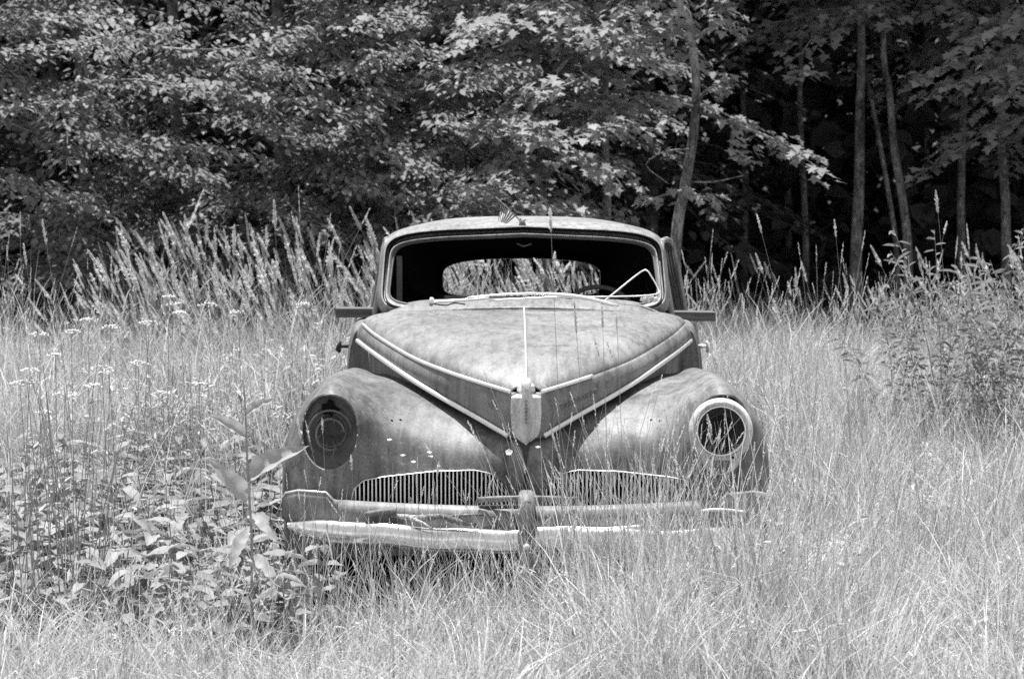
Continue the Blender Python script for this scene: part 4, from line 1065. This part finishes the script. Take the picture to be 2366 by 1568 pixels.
# yarrow with flat white heads
YR = [(70, 852, 8.2), (45, 882, 8.3), (62, 880, 8.2), (128, 818, 8.8), (165, 763, 9.4), (205, 735, 9.8), (335, 745, 9.8), (390, 683, 10.6), (345, 742, 9.7), (400, 700, 10.4), (250, 858, 8.5), (215, 888, 8.2), (235, 845, 8.7), (92, 768, 9.2),
      (375, 905, 8.2), (105, 950, 7.9), (550, 718, 10.4), (480, 700, 10.8), (415, 720, 10.2), (255, 752, 9.4), (320, 835, 8.8), (460, 885, 8.6), (700, 700, 11.2), (150, 905, 8.1)]
def yarrow(px, py, y, lab):
    top = W(px, py, y); foot = Vector((top.x + U_(-.05, .05), y + U_(-.05, .05), 0)); r = empty('yarrow', foot)
    tag(r, lab, 'flower', 'yarrow flowers left of the car')
    path = [p - foot for p in stalk_path(top, foot)]; g = Geo(); stem(g, path, .002, .0014, .5)
    K = 14; T = np.array([tuple(path[2 + i % 5] + Vector((U_(-.01, .01), U_(-.01, .01), U_(-.03, .03)))) for i in range(K)])
    g.inst(OV * np.array([.5, 1, 1]), OF, rotmats(RNG.uniform(0, TAU, K), RNG.uniform(-.2, .9, K), RNG.normal(0, .3, K)) * RNG.uniform(.03, .06, K)[:, None, None], T, RNG.random(K))
    link('stem', g.mesh('stem', M['stem']), None, r); mb = MB(); tp = path[-1]; R = U_(.030, .050)
    for k in range(24):
        a = U_(0, TAU); q = R * math.sqrt(random.random()); c = tp + Vector((q * math.cos(a), q * math.sin(a), -q * q * 6 + U_(-.003, .003))); s = U_(.005, .008)
        mb.add([c + Vector((s * math.cos(b), s * math.sin(b), 0)) for b in (0, 1.26, 2.51, 3.77, 5.03)] + [c + Vector((0, 0, s * .8))] + [c - Vector((0, 0, s * .8))],
               [(i, (i + 1) % 5, 5) for i in range(5)] + [((i + 1) % 5, i, 6) for i in range(5)])
    mb.build('flower_head', M['petal'], r)
YL = ['large flat white yarrow head nearest the left edge at fender height', 'lower left one of the two touching yarrow heads by the left edge', 'lower right one of the two touching yarrow heads by the left edge', 'yarrow head midway between the left edge and the wiry stalks', 'yarrow head in the row rising from the left edge, second highest', 'yarrow head topping the row that rises from the left edge', 'left one of the pair of yarrow heads over the wiry stalks', 'highest white yarrow head, just below the reed grass plumes', 'right one of the pair of yarrow heads over the wiry stalks', 'yarrow head just right and below the highest one', 'yarrow head beside the tops of the wiry stalks', 'lower yarrow head among the wiry stalks', 'small yarrow head between two others at the wiry stalks', 'yarrow head upper left, starting the rising row', 'yarrow head right of the wiry stalks level with the fender top', 'lowest yarrow head, just above the broad leaved bed', 'rightmost but one yarrow head, halfway to the car plank', 'yarrow head halfway between the highest one and the plank end', 'yarrow head just right of the pair over the stalks', 'yarrow head left of the pair over the stalks', 'yarrow head centred above the wiry clump', 'yarrow head nearest the left fender', 'yarrow head closest to the left end of the plank', 'yarrow head just above the leaf bed near the thin stalks']
for q, lab in zip(YR, YL): yarrow(*q, lab)

# ------------------------------------------------------------------ trees
def limb_leaves(g, br, n, size, spread, BV, BF, droop=.30, vspread=.022):
    """leaves held in flat layers along a branch polyline"""
    br = np.array(br); m = len(br) - 1
    t = RNG.power(1.4, n) * m * .999; i = t.astype(int); f = (t - i)[:, None]
    P = br[i] * (1 - f) + br[i + 1] * f; d = br[i + 1] - br[i]; az = np.arctan2(d[:, 1], d[:, 0])
    sidev = np.stack([-np.sin(az), np.cos(az), np.zeros(n)], 1); w = spread * (1.15 - t / m * .75)
    s = RNG.uniform(-1, 1, n) * w; fw = RNG.uniform(-.1, 1, n) * np.abs(s) * .8
    T = P + sidev * s[:, None] + np.stack([np.cos(az) * fw, np.sin(az) * fw, -droop * (s ** 2) / max(spread, .01) + RNG.normal(0, vspread, n)], 1)
    la = az - math.pi / 2 + np.sign(s) * RNG.uniform(.3, 1.3, n) + RNG.normal(0, .4, n)
    sz = size * RNG.uniform(.65, 1.2, n)
    g.inst(BV, BF, rotmats(la, RNG.normal(-.50, .20, n), RNG.normal(0, .22, n)) * sz[:, None, None], T, RNG.random(n))
def tree(name, path, r0, label, z0=.6, ztop=8, nb=60, blen=1.6, leaves=80, size=.085, spread=.32, maple=False, bias=None, cat='tree', mat=None, bark='bark', group=None, limbs=()):
    """path: world points of the trunk; boughs leave it in layers from z0 to ztop"""
    foot = Vector(path[0]); root = empty(name, foot); tag(root, label, cat, group)
    pc = crom(np.array([tuple(Vector(p) - foot) for p in path]), 5)
    mb = MB(); mb.tube([Vector(p) for p in pc], [r0 * (1.15 if i == 0 else 1) * (1 - .62 * i / len(pc)) for i in range(len(pc))], 10); mb.build('trunk', M[bark], root)
    g = Geo(); bg_ = MB(); BV, BF = (MV, MF) if maple else (OV, OF)
    for k in range(nb):
        z = z0 + (ztop - z0) * ((k + random.random()) / nb) ** 1.25 
        zz = pc[:, 2]; j = int(np.searchsorted(zz, z)); j = min(max(j, 1), len(pc) - 1); b = pc[j]
        az = U_(0, TAU)
        if bias is not None and random.random() < bias[1]: az = bias[0] + random.gauss(0, .7)
        ln = blen * U_(.55, 1.15) * max(.3, 1 - .75 * max(0, (z - 2.8) / 4)); rise = U_(-.05, .35)
        pts = [np.array([b[0], b[1], z])]
        for q in range(1, 6):
            t = q / 5; az2 = az + .25 * math.sin(k * 3 + t * 3)
            pts.append(np.array([b[0] + math.cos(az2) * ln * t, b[1] + math.sin(az2) * ln * t, z + ln * (rise * t - .42 * t * t)]))
        bg_.tube([Vector(p) for p in pts], [max(.003, .010 * ln * (1 - q / 5.5)) for q in range(6)], 5)
        limb_leaves(g, pts, int(leaves * ln / blen), size, spread, BV, BF)
    for lp_ in limbs:
        pts = [np.array(Vector(p) - foot) for p in lp_[0]]
        bg_.tube([Vector(p) for p in crom(np.array(pts), 3)], np.linspace(.018 if lp_[1] else .008, .003, (len(pts) - 1) * 3 + 1).tolist(), 6)
        if lp_[1]: limb_leaves(g, pts[1:] if len(pts) > 2 else pts, lp_[1], size, lp_[2], BV, BF, .15, .04)
    if bg_.v: bg_.build('branches', M[bark], root)
    o = link('crown', g.mesh('crown', mat or (M['maple'] if maple else M['tree_leaf'])), None, root); return root
def up(px, y, h=8.0, wob=.12):
    a = W(px, 700, y); z0 = float(ground_z(np.array(a.x), np.array(y)))
    return [(a.x + U_(-wob, wob) * (k > 0) * k * .35, y + U_(-wob, wob) * k * .2, z0 + h * k / 5) for k in range(6)]
SOUTH = -math.pi / 2
EDGE = [ # px, depth, z0, label
 (-60, 17.2, .9, 'broad leaved tree cut by the left edge of the picture'),
 (190, 17.6, .75, 'bushy tree whose drooping boughs hang over the dark gap at far left'),
 (430, 18.2, 1.1, 'tree with long bright layered boughs left of centre'),
 (660, 17.6, 1.3, 'tree with sunlit tips pointing right above the reed grass'),
 (880, 18.0, 1.2, 'dense tree behind the left corner of the car roof'),
 (1060, 18.6, 1.1, 'bushy tree behind the small flag'),
]
LIMBS = {0: [[(-40, 60), (120, 42), (290, 38)], [(0, 245), (110, 236), (215, 232)], [(-40, 130), (60, 112), (200, 95), (300, 62)], [(10, 420), (120, 440), (230, 470)]],
 1: [[(190, 190), (330, 185), (420, 205), (535, 192)], [(150, 290), (240, 335), (335, 352)], [(250, 120), (330, 90), (420, 60)], [(140, 560), (190, 560), (215, 585)]],
 2: [[(380, 112), (520, 115), (640, 92), (705, 72)], [(350, 338), (470, 342), (620, 368)], [(440, 200), (560, 222), (625, 240)], [(400, 400), (460, 408), (495, 428)], [(240, 500), (180, 470), (100, 480)]],
 3: [[(560, 150), (640, 165), (740, 190)], [(600, 300), (700, 320), (800, 300)], [(690, 235), (780, 262), (880, 268)]],
 4: [[(850, 140), (930, 112), (1015, 122)], [(880, 350), (950, 375), (1020, 412)], [(820, 60), (900, 40), (980, 50)], [(800, 420), (900, 455), (980, 450)]],
 5: [[(1060, 200), (1140, 165), (1230, 162)], [(1010, 280), (1090, 300), (1160, 290)], [(1020, 455), (1100, 480), (1180, 490)]]}
def limb_set(px, y, k_, n=210, sp=.19, wood=15.9):
    tx = W(px, 700, y).x; out = []
    for q in LIMBS.get(k_, []) if isinstance(k_, int) else k_:
        p = [W(a, b, wood + U_(-.3, .3) * (q is not None)) for a, b in q]; d = wood + U_(-.3, .3)
        p = [W(a, b, d - .12 * n_) for n_, (a, b) in enumerate(q)]
        out.append(([Vector((tx, y, p[0].z + .15)), p[0].lerp(Vector((tx, y, p[0].z + .2)), .4)] + p, n, sp))
    return out
for i, (px, y, z0, lab) in enumerate(EDGE):
    tree('broadleaf_tree', up(px, y, 6.2), .06, lab, z0, 5.8, 40, 1.8, 300, .064, .32, bias=(SOUTH, .55), group='trees along the edge of the wood', limbs=limb_set(px, y, i))
tree('maple_tree', [W(1255, 720, 17.4).to_tuple()[:2] + (0,), W(1250, 480, 17.4), W(1246, 300, 17.5), W(1240, 100, 17.6), (W(1240, 0, 17.8).x, 17.8, 5.2), (W(1240, 0, 18).x, 18.0, 6.3)], .045,
     'slender maple with star shaped leaves directly behind the car roof', 1.15, 5.8, 50, 1.35, 130, .078, .30, True, (SOUTH, .5), group='trees along the edge of the wood',
     limbs=limb_set(1248, 17.4, [[(1200, 470), (1280, 480), (1370, 500)], [(1250, 330), (1330, 370), (1440, 412)], [(1230, 300), (1150, 290), (1080, 285)], [(1190, 60), (1120, 50), (1050, 80)], [(1180, 430), (1110, 440), (1060, 430)]], 95, .20))
tree('maple_tree', [W(1400, 700, 17.8).to_tuple()[:2] + (0,), W(1402, 480, 17.8), W(1398, 300, 17.9), W(1400, 120, 18.0), (W(1400, 0, 18).x, 18.1, 5.2), (W(1400, 0, 18).x, 18.2, 6.2)], .04,
     'thin pale stemmed maple sapling between the flag and the curved trunk', 2.1, 5.8, 40, 1.3, 130, .078, .30, True, (SOUTH, .5), group='trees along the edge of the wood',
     limbs=limb_set(1400, 17.8, [[(1320, 90), (1400, 62), (1480, 100)], [(1440, 120), (1500, 150), (1560, 175)], [(1330, 310), (1430, 290), (1530, 300)], [(1300, 200), (1240, 210), (1190, 240)], [(1470, 30), (1540, 40), (1600, 60)]], 95, .20))
mt = lambda px, py, y=16.2: W(px, py, y)
base = mt(1553, 640); base = Vector((base.x, base.y, 0))
tree('maple_tree', [base, mt(1562, 560), mt(1583, 430), mt(1603, 300), mt(1608, 180), mt(1588, 30), mt(1570, -80), (mt(1570, 0).x, 16.4, 6.6)], .046,
     'curved pale trunk maple standing alone just right of the car', 3.4, 6, 14, 1.1, 90, .085, .30, True, (SOUTH, .2), group='trees along the edge of the wood',
     limbs=[([mt(1580, 440), mt(1560, 445, 15.9), mt(1520, 455, 15.7), mt(1480, 470, 15.6)], 26, .16), ([mt(1580, 440), mt(1600, 445, 15.9), mt(1640, 465, 15.7)], 24, .15),
            ([mt(1603, 240), mt(1640, 205, 16.0), mt(1700, 180, 15.9)], 36, .16), ([mt(1603, 250), mt(1570, 240, 16.0), mt(1530, 245, 15.9)], 26, .15),
            ([mt(1606, 255), mt(1680, 280, 16.0), mt(1760, 310, 15.9), mt(1840, 350, 15.8), mt(1900, 400, 15.7)], 60, .24), ([mt(1600, 345), mt(1540, 350, 16.0), mt(1492, 380, 15.9), mt(1545, 425, 15.8)], 0, .1),
            ([mt(1700, 290, 16), mt(1690, 350, 15.9), mt(1740, 365, 15.8)], 24, .15), ([mt(1590, 420), mt(1650, 420, 16.0), mt(1720, 405, 15.9)], 0, .1),
            ([mt(1605, 110), mt(1560, 70, 16.0), mt(1500, 60, 15.8)], 46, .22), ([mt(1605, 90), mt(1650, 60, 16.0), mt(1690, 45, 15.9)], 36, .18)])
RT = [([(1978, 590), (1985, 430), (1987, 250), (1990, 100)], 20.5, .060, 'thickest straight trunk in the dark wood at right', 3.0),
      ([(2098, 590), (2088, 480), (2066, 340), (2054, 200), (2040, 60)], 20.0, .045, 'leaning trunk right of the thickest trunk', 3.0),
      ([(2072, 590), (2050, 430), (2025, 290), (2005, 180), (1990, 60)], 21.5, .028, 'thin leaning sapling between the two larger right trunks', 3.2),
      ([(2325, 600), (2322, 450), (2312, 300), (2318, 120)], 20.0, .050, 'pale trunk partly behind leaves near the right edge', 2.6),
      ([(1862, 590), (1858, 450), (1848, 250), (1850, 90)], 24.0, .04, 'faint slim trunk left of the thickest trunk', 3.4),
      ([(1822, 590), (1820, 400), (1815, 200)], 26.0, .05, 'dim distant trunk between the curved maple and the thickest trunk', 3.6),
      ([(2222, 600), (2220, 470), (2224, 300), (2230, 120)], 22.5, .05, 'short looking pale trunk over the seed heads at right', 2.8),
      ([(2140, 600), (2142, 400), (2138, 150)], 26.0, .05, 'dim trunk just right of the leaning trunk', 3.4),
      ([(1720, 600), (1722, 400), (1716, 150)], 25.0, .045, 'dim slim trunk close behind the curved maple', 3.4)]
for pts_, y, r0, lab, z0 in RT:
    p = [W(a, b, y) for a, b in pts_]; f = Vector((p[0].x, y, float(ground_z(np.array(p[0].x), np.array(y))) - .05)); top = Vector((p[-1].x, y, 9.0))
    tree('forest_tree', [f] + p + [Vector((p[-1].x - .05, y, 6.0)), top], r0, lab, z0, 7.5, 40, 1.9, 110, .10, .36, True if y < 21 else False, (SOUTH, .25), bark='bark', group='trunks in the dark wood at right')
# right-hand foliage high up and a leafy bough entering at the right edge
tree('broadleaf_tree', up(2480, 18.0), .06, 'leafy tree reaching in from the right edge of the picture', 2.0, 6.5, 46, 1.4, 90, .10, .32, True, (math.pi * .95, .4), group='trees along the edge of the wood')
# second row that fills the depths behind the edge
B2 = [(-40, 20.5), (140, 21.5), (330, 20.8), (560, 21), (780, 21.8), (980, 21), (1150, 22), (1340, 22.5), (1500, 22)]
B2L = ['dim inner tree behind the far left edge of the wood', 'dim inner tree behind the boughs over the dark gap at left', 'dim inner tree behind the long layered boughs', 'dim inner tree left of the sunlit tips above the reeds', 'dim inner tree behind the sunlit tips above the reeds', 'dim inner tree behind the left roof corner', 'dim inner tree behind the flag', 'dim inner tree between the two slender maples', 'dim inner tree just left of the curved pale trunk']
for i, (px, y) in enumerate(B2):
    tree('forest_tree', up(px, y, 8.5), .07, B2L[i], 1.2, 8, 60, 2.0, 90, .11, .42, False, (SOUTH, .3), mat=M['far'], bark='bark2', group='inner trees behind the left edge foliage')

# far wood: a mass of trunks and leaves that shuts off the sky, and an unseen canopy added to shade it
g = Geo(); K = 85000
yy = RNG.uniform(24.5, 34, K); xx = RNG.uniform(-1, 1, K) * (yy * .34 + 6); zz = RNG.uniform(0, 1, K) ** 1.3 * 10
zz = zz + ground_z(xx, yy) * .6; s = RNG.uniform(.18, .38, K)
g.inst(OV * np.array([1.3, 1, 1]), OF, rotmats(RNG.uniform(0, TAU, K), RNG.normal(-.3, .5, K), RNG.normal(0, .5, K)) * s[:, None, None], np.stack([xx, yy, zz], 1), RNG.random(K))
K = 24000
yy = RNG.uniform(22.5, 34, K); xx = RNG.uniform(-1, 1, K) * (yy * .3 + 9); near = RNG.random(K) < .22; yy = np.where(near, RNG.uniform(17.6, 22.5, K), yy); xx = np.where(near, RNG.uniform(1.6, 9, K), xx)  # near: unseen leaves added above the right-hand trees to dim them
zz = RNG.uniform(4.8, 8.5, K) + .25 * np.maximum(0, yy - 24)
s = RNG.uniform(.20, .40, K)
g.inst(OV * np.array([1.3, 1, 1]), OF, rotmats(RNG.uniform(0, TAU, K), RNG.normal(-.2, .35, K), RNG.normal(0, .35, K)) * s[:, None, None], np.stack([xx, yy, zz], 1), RNG.random(K))
K = 16000                                                   # the wood goes on to either side of the trees in view
yy = RNG.uniform(17.0, 25, K); xx = (yy * .235 + 1.6 + RNG.uniform(0, 9, K)) * RNG.choice([-1, 1], K); zz = ground_z(xx, yy) + RNG.uniform(.5, 6.5, K); s = RNG.uniform(.10, .20, K)
g.inst(OV * np.array([1.3, 1, 1]), OF, rotmats(RNG.uniform(0, TAU, K), RNG.normal(-.4, .3, K), RNG.normal(0, .3, K)) * s[:, None, None], np.stack([xx, yy, zz], 1), RNG.random(K))
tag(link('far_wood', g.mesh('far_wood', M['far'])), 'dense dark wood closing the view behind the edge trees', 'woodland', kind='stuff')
# low undergrowth on the forest floor
g = Geo(); K = 9000
yy = RNG.uniform(16.2, 24, K); xx = RNG.uniform(-1, 1, K) * (yy * .24 + .8); zz = ground_z(xx, yy) + RNG.random(K) ** 1.5 * .75 * (.5 + .5 * patch_noise(xx, yy)); s = RNG.uniform(.05, .13, K)
g.inst(OV, OF, rotmats(RNG.uniform(0, TAU, K), RNG.normal(-.1, .4, K), RNG.normal(0, .4, K)) * s[:, None, None], np.stack([xx, yy, zz], 1), RNG.random(K))
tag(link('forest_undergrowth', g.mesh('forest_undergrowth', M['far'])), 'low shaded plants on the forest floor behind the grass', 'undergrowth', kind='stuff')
print('tris', sum(len(m.polygons) for m in bpy.data.meshes))
